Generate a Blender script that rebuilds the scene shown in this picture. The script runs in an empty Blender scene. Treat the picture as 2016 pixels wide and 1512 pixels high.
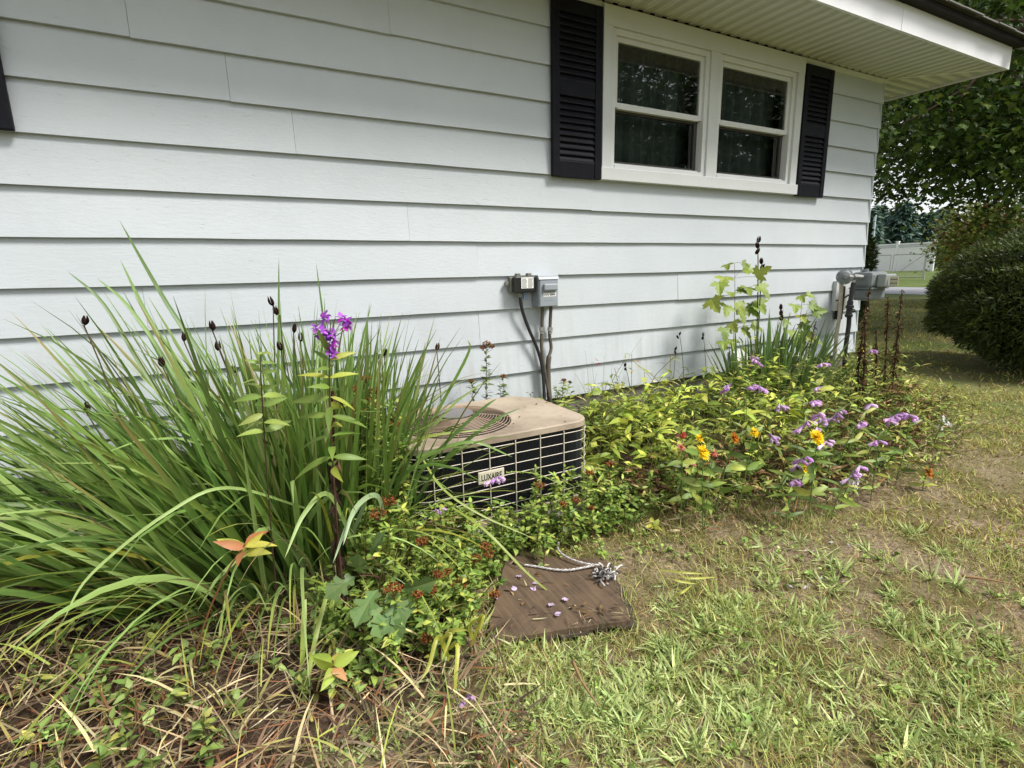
import bpy, math, random
import numpy as np
from mathutils import Matrix, Vector

rng = np.random.default_rng(11)
random.seed(11)
R = math.radians
S = bpy.context.scene
COL = S.collection

# ------------------------------------------------------------------ camera
CAM = np.array([0.0, 0.0, 1.1])
RT = np.array([0.87765, -0.47889, -0.02006])
UP = np.array([0.11700, 0.17360, 0.97784])
FW = np.array([0.46480, 0.86054, -0.20836])
RT /= np.linalg.norm(RT)
FW -= RT * (FW @ RT); FW /= np.linalg.norm(FW)
UP = np.cross(RT, FW)
FPX = 1041.5
cd = bpy.data.cameras.new('camera'); cam = bpy.data.objects.new('camera', cd); COL.objects.link(cam)
cd.sensor_fit = 'HORIZONTAL'; cd.sensor_width = 36; cd.lens = FPX / 2016 * 36
cd.clip_start = 0.02; cd.clip_end = 2000
cam.matrix_world = Matrix(((RT[0], UP[0], -FW[0], CAM[0]), (RT[1], UP[1], -FW[1], CAM[1]), (RT[2], UP[2], -FW[2], CAM[2]), (0, 0, 0, 1)))
S.camera = cam

# ------------------------------------------------------------------ world, sun, exposure
SUN_EL, SUN_AZ = 52.0, 142.0          # azimuth clockwise from +y
w = bpy.data.worlds.new('World'); S.world = w; w.use_nodes = True
nt = w.node_tree; nt.nodes.clear()
sky = nt.nodes.new('ShaderNodeTexSky'); sky.sky_type = 'NISHITA'; sky.sun_disc = False
sky.sun_elevation = R(SUN_EL); sky.sun_rotation = R(SUN_AZ)
sky.air_density = 1.0; sky.dust_density = 1.5; sky.ozone_density = 1.0
hs = nt.nodes.new('ShaderNodeHueSaturation'); hs.inputs['Saturation'].default_value = 0.22
bg = nt.nodes.new('ShaderNodeBackground'); bg.inputs['Strength'].default_value = 0.105
wo = nt.nodes.new('ShaderNodeOutputWorld')
nt.links.new(sky.outputs[0], hs.inputs['Color']); nt.links.new(hs.outputs[0], bg.inputs[0]); nt.links.new(bg.outputs[0], wo.inputs[0])
sl = bpy.data.lights.new('sun', 'SUN'); sl.energy = 2.2; sl.angle = R(17); sl.color = (1, 0.96, 0.9)
so = bpy.data.objects.new('sun', sl); COL.objects.link(so)
sdir = Vector((math.sin(R(SUN_AZ)) * math.cos(R(SUN_EL)), math.cos(R(SUN_AZ)) * math.cos(R(SUN_EL)), math.sin(R(SUN_EL))))
so.rotation_euler = sdir.to_track_quat('Z', 'Y').to_euler(); so.location = (0, -4, 12)
S.view_settings.view_transform = 'Standard'; S.view_settings.look = 'None'
S.view_settings.exposure = 1.12; S.view_settings.gamma = 1.0; S.view_settings.use_curve_mapping = False
S.cycles.max_bounces = 5; S.cycles.diffuse_bounces = 2; S.cycles.glossy_bounces = 2; S.cycles.transmission_bounces = 3; S.cycles.caustics_reflective = False; S.cycles.caustics_refractive = False; S.cycles.transparent_max_bounces = 8
S.cycles.use_denoising = True

# ------------------------------------------------------------------ helpers
def c(r, g, b):
    f = lambda v: ((v / 255 + 0.055) / 1.055) ** 2.4 if v > 10 else v / 255 / 12.92
    return np.array([f(r), f(g), f(b)])
def at(px, py, y=None, z=None):
    d = FW + (px - 1008) / FPX * RT - (py - 756) / FPX * UP
    t = (y - CAM[1]) / d[1] if y is not None else (z - CAM[2]) / d[2]
    return CAM + d * t
def nrm(v): return v / np.maximum(np.linalg.norm(v, axis=-1, keepdims=True), 1e-9)

def smooth(a, b, x):
    t = np.clip((x - a) / (b - a), 0, 1); return t * t * (3 - 2 * t)
def gz(x, y):
    """ground height"""
    x = np.asarray(x, float); y = np.asarray(y, float)
    near = 1 - smooth(8, 16, x)
    h = near * (0.012 * np.sin(3.1 * x + 1.3 * y) + 0.010 * np.sin(5.3 * y - 2.2 * x + 1) + 0.006 * np.sin(11 * x + 7 * y))
    h = h + 0.06 * smooth(1.9, 2.85, y) * near * (1 - smooth(5.2, 6.0, x))
    h = h + 0.30 * smooth(28, 32, x) + 0.28 * smooth(31, 43, x)
    return h

class Geo:
    def __init__(s): s.v = []; s.q = []; s.t = []; s.c = []; s.n = 0
    def add(s, v, q=None, t=None, col=(1, 1, 1)):
        v = np.asarray(v, float).reshape(-1, 3)
        if q is not None and len(q): s.q.append(np.asarray(q, int).reshape(-1, 4) + s.n)
        if t is not None and len(t): s.t.append(np.asarray(t, int).reshape(-1, 3) + s.n)
        cc = np.asarray(col, float)
        if cc.ndim == 1: cc = np.tile(cc[:3], (len(v), 1))
        s.v.append(v); s.c.append(cc); s.n += len(v)
        return s
    def mesh(s, name, smooth_=False):
        v = np.concatenate(s.v); q = np.concatenate(s.q) if s.q else np.zeros((0, 4), int); t = np.concatenate(s.t) if s.t else np.zeros((0, 3), int)
        m = bpy.data.meshes.new(name)
        m.vertices.add(len(v)); m.vertices.foreach_set('co', v.astype(np.float32).ravel())
        li = np.concatenate([q.ravel(), t.ravel()]).astype(np.int32)
        m.loops.add(len(li)); m.loops.foreach_set('vertex_index', li)
        m.polygons.add(len(q) + len(t))
        ls = np.concatenate([np.arange(len(q)) * 4, len(q) * 4 + np.arange(len(t)) * 3]).astype(np.int32)
        lt = np.concatenate([np.full(len(q), 4), np.full(len(t), 3)]).astype(np.int32)
        m.polygons.foreach_set('loop_start', ls); m.polygons.foreach_set('loop_total', lt)
        m.polygons.foreach_set('use_smooth', np.full(len(ls), bool(smooth_)))
        a = m.color_attributes.new('Col', 'FLOAT_COLOR', 'POINT')
        cc = np.concatenate(s.c); a.data.foreach_set('color', np.hstack([cc, np.ones((len(cc), 1))]).astype(np.float32).ravel())
        m.update(calc_edges=True); m.validate()
        return m
    def build(s, name, mat, parent=None, smooth_=False):
        m = s.mesh(name, smooth_); m.materials.append(mat)
        return link(name, m, parent)
    # ---- primitives
    def box(s, lo, hi, col=(1, 1, 1)):
        x0, y0, z0 = lo; x1, y1, z1 = hi
        v = [(x0, y0, z0), (x1, y0, z0), (x1, y1, z0), (x0, y1, z0), (x0, y0, z1), (x1, y0, z1), (x1, y1, z1), (x0, y1, z1)]
        return s.add(v, q=[(0, 3, 2, 1), (4, 5, 6, 7), (0, 1, 5, 4), (1, 2, 6, 5), (2, 3, 7, 6), (3, 0, 4, 7)], col=col)
    def prism(s, poly, axis, a, b, col=(1, 1, 1)):
        """extrude 2-D polygon along axis (0,1,2) between a and b"""
        n = len(poly); P = np.asarray(poly, float)
        def put(val):
            o = np.zeros((n, 3)); k = [i for i in range(3) if i != axis]
            o[:, k[0]] = P[:, 0]; o[:, k[1]] = P[:, 1]; o[:, axis] = val; return o
        v = np.vstack([put(a), put(b)])
        q = [(i, (i + 1) % n, n + (i + 1) % n, n + i) for i in range(n)]
        t = [(0, i + 1, i) for i in range(1, n - 1)] + [(n, n + i, n + i + 1) for i in range(1, n - 1)]
        return s.add(v, q=q, t=t, col=col)
    def tube(s, path, rad, sides=6, col=(1, 1, 1), cap=True):
        P = np.asarray(path, float); k = len(P)
        r = np.full(k, rad) if np.isscalar(rad) else np.asarray(rad, float)
        T = nrm(np.gradient(P, axis=0)); ref = np.array([0, 0, 1.0]) if abs(T[:, 2]).mean() < 0.8 else np.array([1.0, 0.15, 0])
        A = nrm(np.cross(T, ref)); B = np.cross(T, A)
        an = np.arange(sides) / sides * 2 * np.pi
        v = P[:, None] + r[:, None, None] * (np.cos(an)[None, :, None] * A[:, None] + np.sin(an)[None, :, None] * B[:, None])
        i, j = np.meshgrid(np.arange(k - 1), np.arange(sides), indexing='ij'); j2 = (j + 1) % sides
        q = np.stack([i * sides + j, i * sides + j2, (i + 1) * sides + j2, (i + 1) * sides + j], -1).reshape(-1, 4)
        t = []
        if cap: t = [(0, a + 1, a) for a in range(1, sides - 1)] + [((k - 1) * sides, (k - 1) * sides + a, (k - 1) * sides + a + 1) for a in range(1, sides - 1)]
        cc = col
        if np.ndim(col) == 2: cc = np.repeat(np.asarray(col), sides, axis=0)
        return s.add(v, q=q, t=t, col=cc)
    def ellipsoid(s, cen, rad, nu=10, nv=7, col=(1, 1, 1), jit=0):
        th = np.linspace(0, np.pi, nv + 1); ph = np.arange(nu) / nu * 2 * np.pi
        d = np.stack([np.sin(th)[:, None] * np.cos(ph), np.sin(th)[:, None] * np.sin(ph), np.cos(th)[:, None] * np.ones(nu)], -1)
        sc = 1 + jit * rng.normal(size=(nv + 1, nu, 1)); sc[0] = sc[0, 0]; sc[-1] = sc[-1, 0]
        v = np.asarray(cen) + d * np.asarray(rad) * sc
        i, j = np.meshgrid(np.arange(nv), np.arange(nu), indexing='ij'); j2 = (j + 1) % nu
        q = np.stack([i * nu + j, (i + 1) * nu + j, (i + 1) * nu + j2, i * nu + j2], -1).reshape(-1, 4)
        return s.add(v, q=q, col=col)
    def lathe(s, cen, axis, prof, sides=16, col=(1, 1, 1)):
        """prof: list of (dist along axis, radius)"""
        ax = nrm(np.asarray(axis, float)); cen = np.asarray(cen, float)
        ref = np.array([0, 0, 1.0]) if abs(ax[2]) < .9 else np.array([1.0, 0, 0])
        A = nrm(np.cross(ax, ref)); B = np.cross(ax, A); an = np.arange(sides) / sides * 2 * np.pi
        k = len(prof); v = np.array([[cen + ax * h + r * (math.cos(a) * A + math.sin(a) * B) for a in an] for h, r in prof])
        i, j = np.meshgrid(np.arange(k - 1), np.arange(sides), indexing='ij'); j2 = (j + 1) % sides
        q = np.stack([i * sides + j, i * sides + j2, (i + 1) * sides + j2, (i + 1) * sides + j], -1).reshape(-1, 4)
        t = [(0, a + 1, a) for a in range(1, sides - 1)] + [((k - 1) * sides, (k - 1) * sides + a, (k - 1) * sides + a + 1) for a in range(1, sides - 1)]
        return s.add(v, q=q, t=t, col=col)

def link(name, data, parent=None):
    o = bpy.data.objects.new(name, data); COL.objects.link(o)
    if parent is not None: o.parent = parent
    return o
def tag(o, label=None, cat=None, group=None, kind=None):
    if label: o['label'] = label
    if cat: o['category'] = cat
    if group: o['group'] = group
    if kind: o['kind'] = kind
    return o
def thing(name, label, cat, loc=(0, 0, 0), group=None):
    o = link(name, None); o.location = loc; o.empty_display_size = 0.05
    return tag(o, label, cat, group)
def copy_tree(o, parent=None):
    n = o.copy(); COL.objects.link(n); mi = o.matrix_parent_inverse.copy(); n.parent = parent; n.matrix_parent_inverse = mi
    for ch in o.children: copy_tree(ch, n)
    return n
def bevel(o, wd, seg=2):
    m = o.modifiers.new('bevel', 'BEVEL'); m.width = wd; m.segments = seg; m.limit_method = 'ANGLE'; m.angle_limit = R(40); return o

# ---- vectorised blades (strap leaves / grass)
def blades(base, az, tilt, bend, L, W, col, seg=6, fold=0.25, pw=1.6, cols=3, tipcol=None, twist=None, basew=0.75, tip=2.2):
    N = len(base); t = np.linspace(0, 1, seg + 1)
    ang = tilt[:, None] + bend[:, None] * t[None] ** pw
    am = 0.5 * (ang[:, 1:] + ang[:, :-1]); ds = (L / seg)[:, None]
    hz = np.concatenate([np.zeros((N, 1)), np.cumsum(np.sin(am) * ds, 1)], 1); vz = np.concatenate([np.zeros((N, 1)), np.cumsum(np.cos(am) * ds, 1)], 1)
    h = np.stack([np.cos(az), np.sin(az), np.zeros(N)], 1)
    P = base[:, None] + hz[..., None] * h[:, None] + vz[..., None] * np.array([0, 0, 1.0])
    tan = np.sin(ang)[..., None] * h[:, None] + np.cos(ang)[..., None] * np.array([0, 0, 1.0])
    side = np.stack([-np.sin(az), np.cos(az), np.zeros(N)], 1)[:, None] * np.ones((1, seg + 1, 1))
    nn = np.cross(tan, side)
    if twist is not None:
        tw = twist[:, None, None] if twist.ndim == 1 else twist[..., None]
        side, nn = side * np.cos(tw) + nn * np.sin(tw), nn * np.cos(tw) - side * np.sin(tw)
    prof = np.minimum(1, basew + (1 - basew) * t * 4) * (1 - t ** tip) ** 0.8
    prof[-1] = 0.03
    hw = 0.5 * W[:, None] * prof[None]
    if cols == 3:
        v = np.stack([P - side * hw[..., None], P + nn * (fold * hw)[..., None], P + side * hw[..., None]], 2)
    else:
        v = np.stack([P - side * hw[..., None], P + side * hw[..., None]], 2)
    k = cols; i, j = np.meshgrid(np.arange(seg), np.arange(k - 1), indexing='ij')
    f = np.stack([i * k + j, i * k + j + 1, (i + 1) * k + j + 1, (i + 1) * k + j], -1).reshape(-1, 4)
    q = f[None] + (np.arange(N) * (seg + 1) * k)[:, None, None]
    cc = np.broadcast_to(col[:, None, None], v.shape).copy()
    if tipcol is not None:
        m = smooth(0.55, 1.0, t)[None, :, None, None]
        cc = cc * (1 - m) + tipcol[:, None, None] * m
    if cols == 3: cc[:, :, 1] *= 0.88
    return v.reshape(N, -1, 3), f, cc.reshape(N, -1, 3), q.reshape(-1, 4)
def add_blades(g, *a, **k):
    v, f, cc, q = blades(*a, **k); g.add(v.reshape(-1, 3), q=q, col=cc.reshape(-1, 3))

# ---- vectorised leaves
LANCE = lambda t: np.sin(np.pi * np.clip(t, 0, 1) ** 0.75) ** 0.9
OVATE = lambda t: np.sin(np.pi * np.clip(t, 0, 1) ** 0.6) ** 0.75
ROUND = lambda t: np.sqrt(np.clip(1 - (2 * t - 1) ** 2, 0, 1))
def leaves(g, base, d, L, W, col, prof=LANCE, seg=4, fold=0.25, curl=0.3, roll=None, face=0.0):
    base = np.asarray(base, float); N = len(base); d = nrm(np.asarray(d, float)); t = np.linspace(0, 1, seg + 1)
    z = np.array([0, 0, 1.0]); n0 = z - (d @ z)[:, None] * d; bad = np.linalg.norm(n0, axis=1) < 0.05; n0[bad] = [1, 0, 0]; n0 = nrm(n0)
    if face:      # leaf turned towards the open yard, as leaves turn to the light
        ly = np.array([-.45, -.80, .40]); nf = nrm(ly - (d @ ly)[:, None] * d); n0 = nrm(n0 * (1 - face) + nf * face)
    s = np.cross(d, n0)
    roll = rng.normal(0, 0.45, N) if roll is None else roll
    cr, sr = np.cos(roll)[:, None], np.sin(roll)[:, None]; s, n0 = s * cr + n0 * sr, n0 * cr - s * sr
    L = np.broadcast_to(L, N).astype(float); W = np.broadcast_to(W, N).astype(float); curl = np.broadcast_to(curl, N)
    P = base[:, None] + d[:, None] * (L[:, None] * t)[..., None] - n0[:, None] * ((curl * L)[:, None] * t ** 2)[..., None]
    pr = prof(t); pr[0] = 0.06; pr[-1] = 0.03; hw = 0.5 * W[:, None] * pr
    up = n0[:, None] * (fold * hw)[..., None]
    v = np.stack([P - s[:, None] * hw[..., None] + up, P, P + s[:, None] * hw[..., None] + up], 2)
    i, j = np.meshgrid(np.arange(seg), np.arange(2), indexing='ij')
    f = np.stack([i * 3 + j, i * 3 + j + 1, (i + 1) * 3 + j + 1, (i + 1) * 3 + j], -1).reshape(-1, 4)
    q = f[None] + (np.arange(N) * (seg + 1) * 3)[:, None, None]
    cc = np.broadcast_to(np.asarray(col)[:, None, None], v.shape).copy(); cc[:, :, 1] *= 1.18
    g.add(v.reshape(-1, 3), q=q.reshape(-1, 4), col=cc.reshape(-1, 3))
# ---- lobed leaves from a 2-D outline (u along the leaf, v across), fan from the midrib foot
MAPLE = np.array([(0, 0), (.02, .18), (-.08, .30), (.10, .33), (.16, .55), (.26, .48), (.42, .62), (.44, .40), (.40, .22), (.62, .30), (.66, .18), (.80, .20), (1, 0)])
OAK = np.array([(0, 0), (.10, .06), (.18, .17), (.27, .15), (.30, .07), (.40, .12), (.46, .27), (.56, .24), (.58, .10), (.68, .14), (.74, .24), (.84, .18), (.88, .10), (1, 0)])
SIMPLE5 = np.array([(0, 0), (.05, .35), (.35, .28), (.45, .55), (.65, .22), (1, 0)])
def lobed(g, base, d, L, col, outline=MAPLE, fold=0.2, curl=0.25, roll=None, wscale=1.0, face=0.0):
    base = np.asarray(base, float); N = len(base); d = nrm(np.asarray(d, float))
    z = np.array([0, 0, 1.0]); n0 = z - (d @ z)[:, None] * d; bad = np.linalg.norm(n0, axis=1) < 0.05; n0[bad] = [1, 0, 0]; n0 = nrm(n0)
    if face:      # leaf turned towards the open yard, as leaves turn to the light
        ly = np.array([-.45, -.80, .40]); nf = nrm(ly - (d @ ly)[:, None] * d); n0 = nrm(n0 * (1 - face) + nf * face)
    s = np.cross(d, n0); roll = rng.normal(0, 0.35, N) if roll is None else roll
    cr, sr = np.cos(roll)[:, None], np.sin(roll)[:, None]; s, n0 = s * cr + n0 * sr, n0 * cr - s * sr
    m = len(outline); u = outline[:, 0]; vv = outline[:, 1] * wscale
    pts = np.vstack([np.stack([u, vv], 1), np.stack([u[1:-1], -vv[1:-1]], 1), [(0.33, 0.0)]])
    cen = len(pts) - 1; ring = list(range(m)) + list(range(2 * m - 3, m - 1, -1))
    tri = np.array([(cen, ring[i], ring[(i + 1) % len(ring)]) for i in range(len(ring))])
    hgt = fold * np.abs(pts[:, 1]) - curl * pts[:, 0] ** 2 - 0.35 * curl * pts[:, 1] ** 2
    L = np.broadcast_to(L, N).astype(float)
    P = base[:, None] + L[:, None, None] * (pts[None, :, :1] * d[:, None] + pts[None, :, 1:] * s[:, None] + hgt[None, :, None] * n0[:, None])
    t = tri[None] + (np.arange(N) * len(pts))[:, None, None]
    cc = np.broadcast_to(np.asarray(col)[:, None], P.shape).copy(); cc[:, cen] *= 1.12
    g.add(P.reshape(-1, 3), t=t.reshape(-1, 3), col=cc.reshape(-1, 3))
def pick(N, *cols, var=0.12):
    """random mix of colours (with weights) and brightness"""
    cs = np.array([x[0] for x in cols]); ws = np.array([x[1] for x in cols], float); ws /= ws.sum()
    k = rng.choice(len(cs), N, p=ws)
    return cs[k] * np.exp(rng.normal(0, var, (N, 1))) * np.exp(rng.normal(0, var * .25, (N, 3)))
def bez(p0, p1, p2, n=8):
    t = np.linspace(0, 1, n)[:, None]; p0, p1, p2 = map(lambda a: np.asarray(a, float), (p0, p1, p2))
    return (1 - t) ** 2 * p0 + 2 * t * (1 - t) * p1 + t ** 2 * p2
def catmull(pts, n=6):
    P = np.asarray(pts, float); P = np.vstack([2 * P[0] - P[1], P, 2 * P[-1] - P[-2]]); out = []
    for i in range(1, len(P) - 2):
        for t in np.linspace(0, 1, n, endpoint=False):
            a, b, c_, d = P[i - 1:i + 3]
            out.append(0.5 * (2 * b + (c_ - a) * t + (2 * a - 5 * b + 4 * c_ - d) * t * t + (3 * b - a - 3 * c_ + d) * t ** 3))
    return np.array(out + [P[-2]])

# ------------------------------------------------------------------ materials
def mat(name, col=(.5, .5, .5), rough=.6, spec=.4, metal=0.0, attr=False, noise=None, bump=None, transl=0.0, coat=0):
    """noise=(scale, amount, colour2), bump=(scale, strength, distance)"""
    m = bpy.data.materials.new(name); m.use_nodes = True; n = m.node_tree.nodes; l = m.node_tree.links
    b = n['Principled BSDF']; out = n['Material Output']
    b.inputs['Roughness'].default_value = rough; b.inputs['Specular IOR Level'].default_value = spec; b.inputs['Metallic'].default_value = metal
    b.inputs['Coat Weight'].default_value = coat
    src = None
    if attr:
        a = n.new('ShaderNodeVertexColor'); a.layer_name = 'Col'; src = a.outputs[0]
    else:
        r = n.new('ShaderNodeRGB'); r.outputs[0].default_value = (*[float(x) for x in col], 1); src = r.outputs[0]
    tc = n.new('ShaderNodeTexCoord')
    if noise:
        nz = n.new('ShaderNodeTexNoise'); nz.inputs['Scale'].default_value = noise[0]; nz.inputs['Detail'].default_value = 6; nz.inputs['Roughness'].default_value = .65
        l.new(tc.outputs['Object'], nz.inputs['Vector'])
        mr = n.new('ShaderNodeMapRange'); mr.inputs[1].default_value = .35; mr.inputs[2].default_value = .7; mr.inputs[3].default_value = 0; mr.inputs[4].default_value = noise[1]
        l.new(nz.outputs[0], mr.inputs[0])
        mx = n.new('ShaderNodeMix'); mx.data_type = 'RGBA'; l.new(mr.outputs[0], mx.inputs[0]); l.new(src, mx.inputs[6])
        mx.inputs[7].default_value = (*[float(x) for x in noise[2]], 1); src = mx.outputs[2]
    l.new(src, b.inputs['Base Color'])
    if bump:
        nb = n.new('ShaderNodeTexNoise'); nb.inputs['Scale'].default_value = bump[0]; nb.inputs['Detail'].default_value = 5; l.new(tc.outputs['Object'], nb.inputs['Vector'])
        bp = n.new('ShaderNodeBump'); bp.inputs['Strength'].default_value = bump[1]; bp.inputs['Distance'].default_value = bump[2]
        l.new(nb.outputs[0], bp.inputs['Height']); l.new(bp.outputs[0], b.inputs['Normal'])
    if transl:
        tr = n.new('ShaderNodeBsdfTranslucent'); l.new(src, tr.inputs[0]); ms = n.new('ShaderNodeMixShader'); ms.inputs[0].default_value = transl
        l.new(b.outputs[0], ms.inputs[1]); l.new(tr.outputs[0], ms.inputs[2]); l.new(ms.outputs[0], out.inputs[0])
    m['bsdf'] = b.name
    return m
M = {}
M['leaf'] = mat('leaf', attr=True, rough=.48, spec=.4, transl=.28, noise=(55, .38, (.26, .25, .07)), bump=(70, .25, .002))
M['blade'] = mat('blade', attr=True, rough=.42, spec=.45, transl=.30, noise=(14, .30, (.25, .26, .09)), bump=(60, .2, .002))
M['grass'] = mat('grass', attr=True, rough=.6, spec=.25, transl=.25)
M['petal'] = mat('petal', attr=True, rough=.6, spec=.2, transl=.35)
M['dry'] = mat('dry', attr=True, rough=.85, spec=.1, transl=.1)
M['stem'] = mat('stem', attr=True, rough=.6, spec=.3)
M['bark'] = mat('bark', attr=True, rough=.9, spec=.1, bump=(30, .6, .02))
M['tree_leaf'] = mat('tree_leaf', attr=True, rough=.5, spec=.3, transl=.22)

def siding_material():
    m = bpy.data.materials.new('white_paint_siding'); m.use_nodes = True; n = m.node_tree.nodes; l = m.node_tree.links; b = n['Principled BSDF']
    tc = n.new('ShaderNodeTexCoord'); geo = n.new('ShaderNodeNewGeometry')
    def noise(scale, det=6, rgh=.6, stretch=(1, 1, 1)):
        mp = n.new('ShaderNodeMapping'); mp.inputs['Scale'].default_value = stretch; l.new(geo.outputs['Position'], mp.inputs[0])
        x = n.new('ShaderNodeTexNoise'); x.inputs['Scale'].default_value = scale; x.inputs['Detail'].default_value = det; x.inputs['Roughness'].default_value = rgh; l.new(mp.outputs[0], x.inputs[0]); return x.outputs[0]
    def rampf(s, a, b_, lo, hi):
        r = n.new('ShaderNodeMapRange'); r.inputs[1].default_value = a; r.inputs[2].default_value = b_; r.inputs[3].default_value = lo; r.inputs[4].default_value = hi; l.new(s, r.inputs[0]); return r.outputs[0]
    def mix(f, a, b_):
        x = n.new('ShaderNodeMix'); x.data_type = 'RGBA'
        l.new(f, x.inputs[0])
        for k, val in ((6, a), (7, b_)):
            if isinstance(val, tuple): x.inputs[k].default_value = (*val, 1)
            else: l.new(val, x.inputs[k])
        return x.outputs[2]
    base = mix(rampf(noise(1.3), .35, .7, 0, 1), (.545, .585, .615), (.475, .515, .545))
    rnd = n.new('ShaderNodeObjectInfo')
    base = mix(rampf(rnd.outputs['Random'], 0, 1, 0, .35), base, (.45, .485, .50))
    # grime streaks and weathering, stronger low on the wall where rain splashes
    sep = n.new('ShaderNodeSeparateXYZ'); l.new(geo.outputs['Position'], sep.inputs[0])
    low = rampf(sep.outputs[2], 1.0, .3, .05, 1)
    st = rampf(noise(3, 8, .7, (5, 1, .6)), .46, .74, 0, .7)
    mul = n.new('ShaderNodeMath'); mul.operation = 'MULTIPLY'; l.new(st, mul.inputs[0]); l.new(low, mul.inputs[1])
    base = mix(mul.outputs[0], base, (.36, .35, .32))
    # flaked paint cracks, long in the grain direction
    fl = rampf(noise(16, 10, .72, (1, 1, 3.5)), .60, .65, 0, 1); flm = rampf(noise(1.1, 3), .44, .58, 0, 1)
    m2 = n.new('ShaderNodeMath'); m2.operation = 'MULTIPLY'; l.new(fl, m2.inputs[0]); l.new(flm, m2.inputs[1])
    m3 = n.new('ShaderNodeMath'); m3.operation = 'MULTIPLY'; l.new(m2.outputs[0], m3.inputs[0]); l.new(rampf(sep.outputs[2], 1.6, .7, .12, .75), m3.inputs[1])
    base = mix(m3.outputs[0], base, (.50, .50, .48))
    l.new(base, b.inputs['Base Color']); b.inputs['Roughness'].default_value = .55; b.inputs['Specular IOR Level'].default_value = .35
    bp = n.new('ShaderNodeBump'); bp.inputs['Strength'].default_value = .35; bp.inputs['Distance'].default_value = .004
    ad = n.new('ShaderNodeMath'); ad.operation = 'SUBTRACT'; l.new(noise(45, 8, .7, (.5, 1, 2.0)), ad.inputs[0]); l.new(m2.outputs[0], ad.inputs[1])
    l.new(ad.outputs[0], bp.inputs['Height']); l.new(bp.outputs[0], b.inputs['Normal'])
    return m
M['siding'] = siding_material()
M['trim'] = mat('white_trim', (.63, .65, .65), .5, .4, noise=(3, .5, (.55, .56, .54)), bump=(40, .12, .003))
M['vinyl'] = mat('white_vinyl', (.68, .69, .68), .35, .5, noise=(6, .3, (.58, .58, .56)))
M['soffit'] = mat('cream_soffit', attr=True, rough=.5, spec=.4, noise=(4, .3, (.54, .53, .43)))
M['fascia'] = mat('fascia_metal', (.80, .80, .82), .4, .5, noise=(5, .25, (.70, .70, .72)))
M['roof_edge'] = mat('dark_roof_edge', (.016, .014, .013), .8, .2, noise=(8, .5, (.032, .028, .026)))
M['shingle'] = mat('asphalt_shingle', (.17, .165, .16), .95, .1, noise=(60, .7, (.26, .25, .24)), bump=(120, .6, .004))
M['shutter'] = mat('dark_shutter_paint', (.004, .004, .008), .5, .16, noise=(9, .5, (.012, .012, .017)), bump=(25, .35, .004))
M['slat'] = mat('faded_shutter_slat', (.007, .007, .011), .55, .18, noise=(14, .6, (.020, .020, .026)), bump=(30, .35, .003))
M['dark'] = mat('dark_room', (.02, .02, .02), .9, .1)
M['curtain'] = mat('dark_curtain', (.11, .14, .125), .9, .1, noise=(7, .8, (.24, .28, .25)))
M['screen'] = mat('dark_frame', (.06, .055, .05), .5, .3)
M['concrete'] = mat('concrete', (.36, .35, .32), .9, .2, noise=(8, .6, (.24, .23, .2)), bump=(40, .5, .01))
M['foundation'] = mat('foundation_block', (.22, .20, .18), .95, .1, noise=(6, .7, (.12, .10, .08)), bump=(40, .6, .01))
M['tan'] = mat('tan_enamel', (.44, .365, .275), .55, .35, noise=(3.2, 1.0, (.20, .15, .11)), bump=(60, .2, .003))
M['tan_wire'] = mat('tan_wire', (.62, .56, .46), .45, .4, noise=(20, .4, (.45, .38, .3)))
M['fan_wire'] = mat('rusty_fan_wire', (.36, .27, .19), .55, .4, noise=(12, .8, (.2, .12, .07)))
M['coil'] = mat('black_coil', (.022, .023, .025), .55, .4, noise=(40, .5, (.045, .045, .045)))
M['black_plastic'] = mat('black_plastic', (.012, .012, .013), .35, .5, noise=(10, .3, (.03, .03, .03)))
M['olive'] = mat('olive_plastic', (.16, .16, .13), .5, .4)
M['grey_metal'] = mat('grey_enamel', (.27, .30, .33), .42, .5, noise=(7, .5, (.21, .235, .26)), bump=(50, .1, .003))
M['meter_grey'] = mat('meter_grey', (.20, .225, .23), .5, .45, noise=(6, .6, (.14, .155, .155)), bump=(40, .2, .004))
M['white'] = mat('white_label', (.8, .8, .78), .5, .3)
M['ink'] = mat('ink', (.03, .03, .03), .6, .2)
M['conduit'] = mat('brown_conduit', (.085, .07, .055), .6, .35, noise=(15, .6, (.15, .13, .1)))
M['steel'] = mat('galvanised', (.42, .42, .40), .4, .5, metal=.7)
M['blue'] = mat('blue_plastic', (.12, .22, .45), .4, .5)
M['black_pipe'] = mat('black_pipe', (.02, .02, .022), .5, .4)
M['beige_pipe'] = mat('beige_pipe', (.5, .46, .38), .6, .3, noise=(14, .7, (.3, .22, .15)))
M['beige'] = mat('beige_plate', (.55, .52, .38), .6, .3)
M['asphalt'] = mat('street_asphalt', (.27, .275, .30), .9, .2, noise=(2, .5, (.22, .225, .24)))
M['fence_white'] = mat('fence_vinyl', (.85, .85, .86), .4, .4)
M['roof_far'] = mat('far_shingle', (.20, .19, .19), .9, .1, noise=(3, .6, (.28, .27, .27)))

def glass_material():
    m = bpy.data.materials.new('window_glass'); m.use_nodes = True; n = m.node_tree.nodes; l = m.node_tree.links; n.clear()
    o = n.new('ShaderNodeOutputMaterial'); mx = n.new('ShaderNodeMixShader'); tr = n.new('ShaderNodeBsdfTransparent'); gl = n.new('ShaderNodeBsdfGlossy'); fr = n.new('ShaderNodeFresnel')
    tr.inputs[0].default_value = (.75, .8, .78, 1); gl.inputs['Roughness'].default_value = .0; fr.inputs[0].default_value = 1.9
    l.new(fr.outputs[0], mx.inputs[0]); l.new(tr.outputs[0], mx.inputs[1]); l.new(gl.outputs[0], mx.inputs[2]); l.new(mx.outputs[0], o.inputs[0]); return m
M['glass'] = glass_material()

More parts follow.
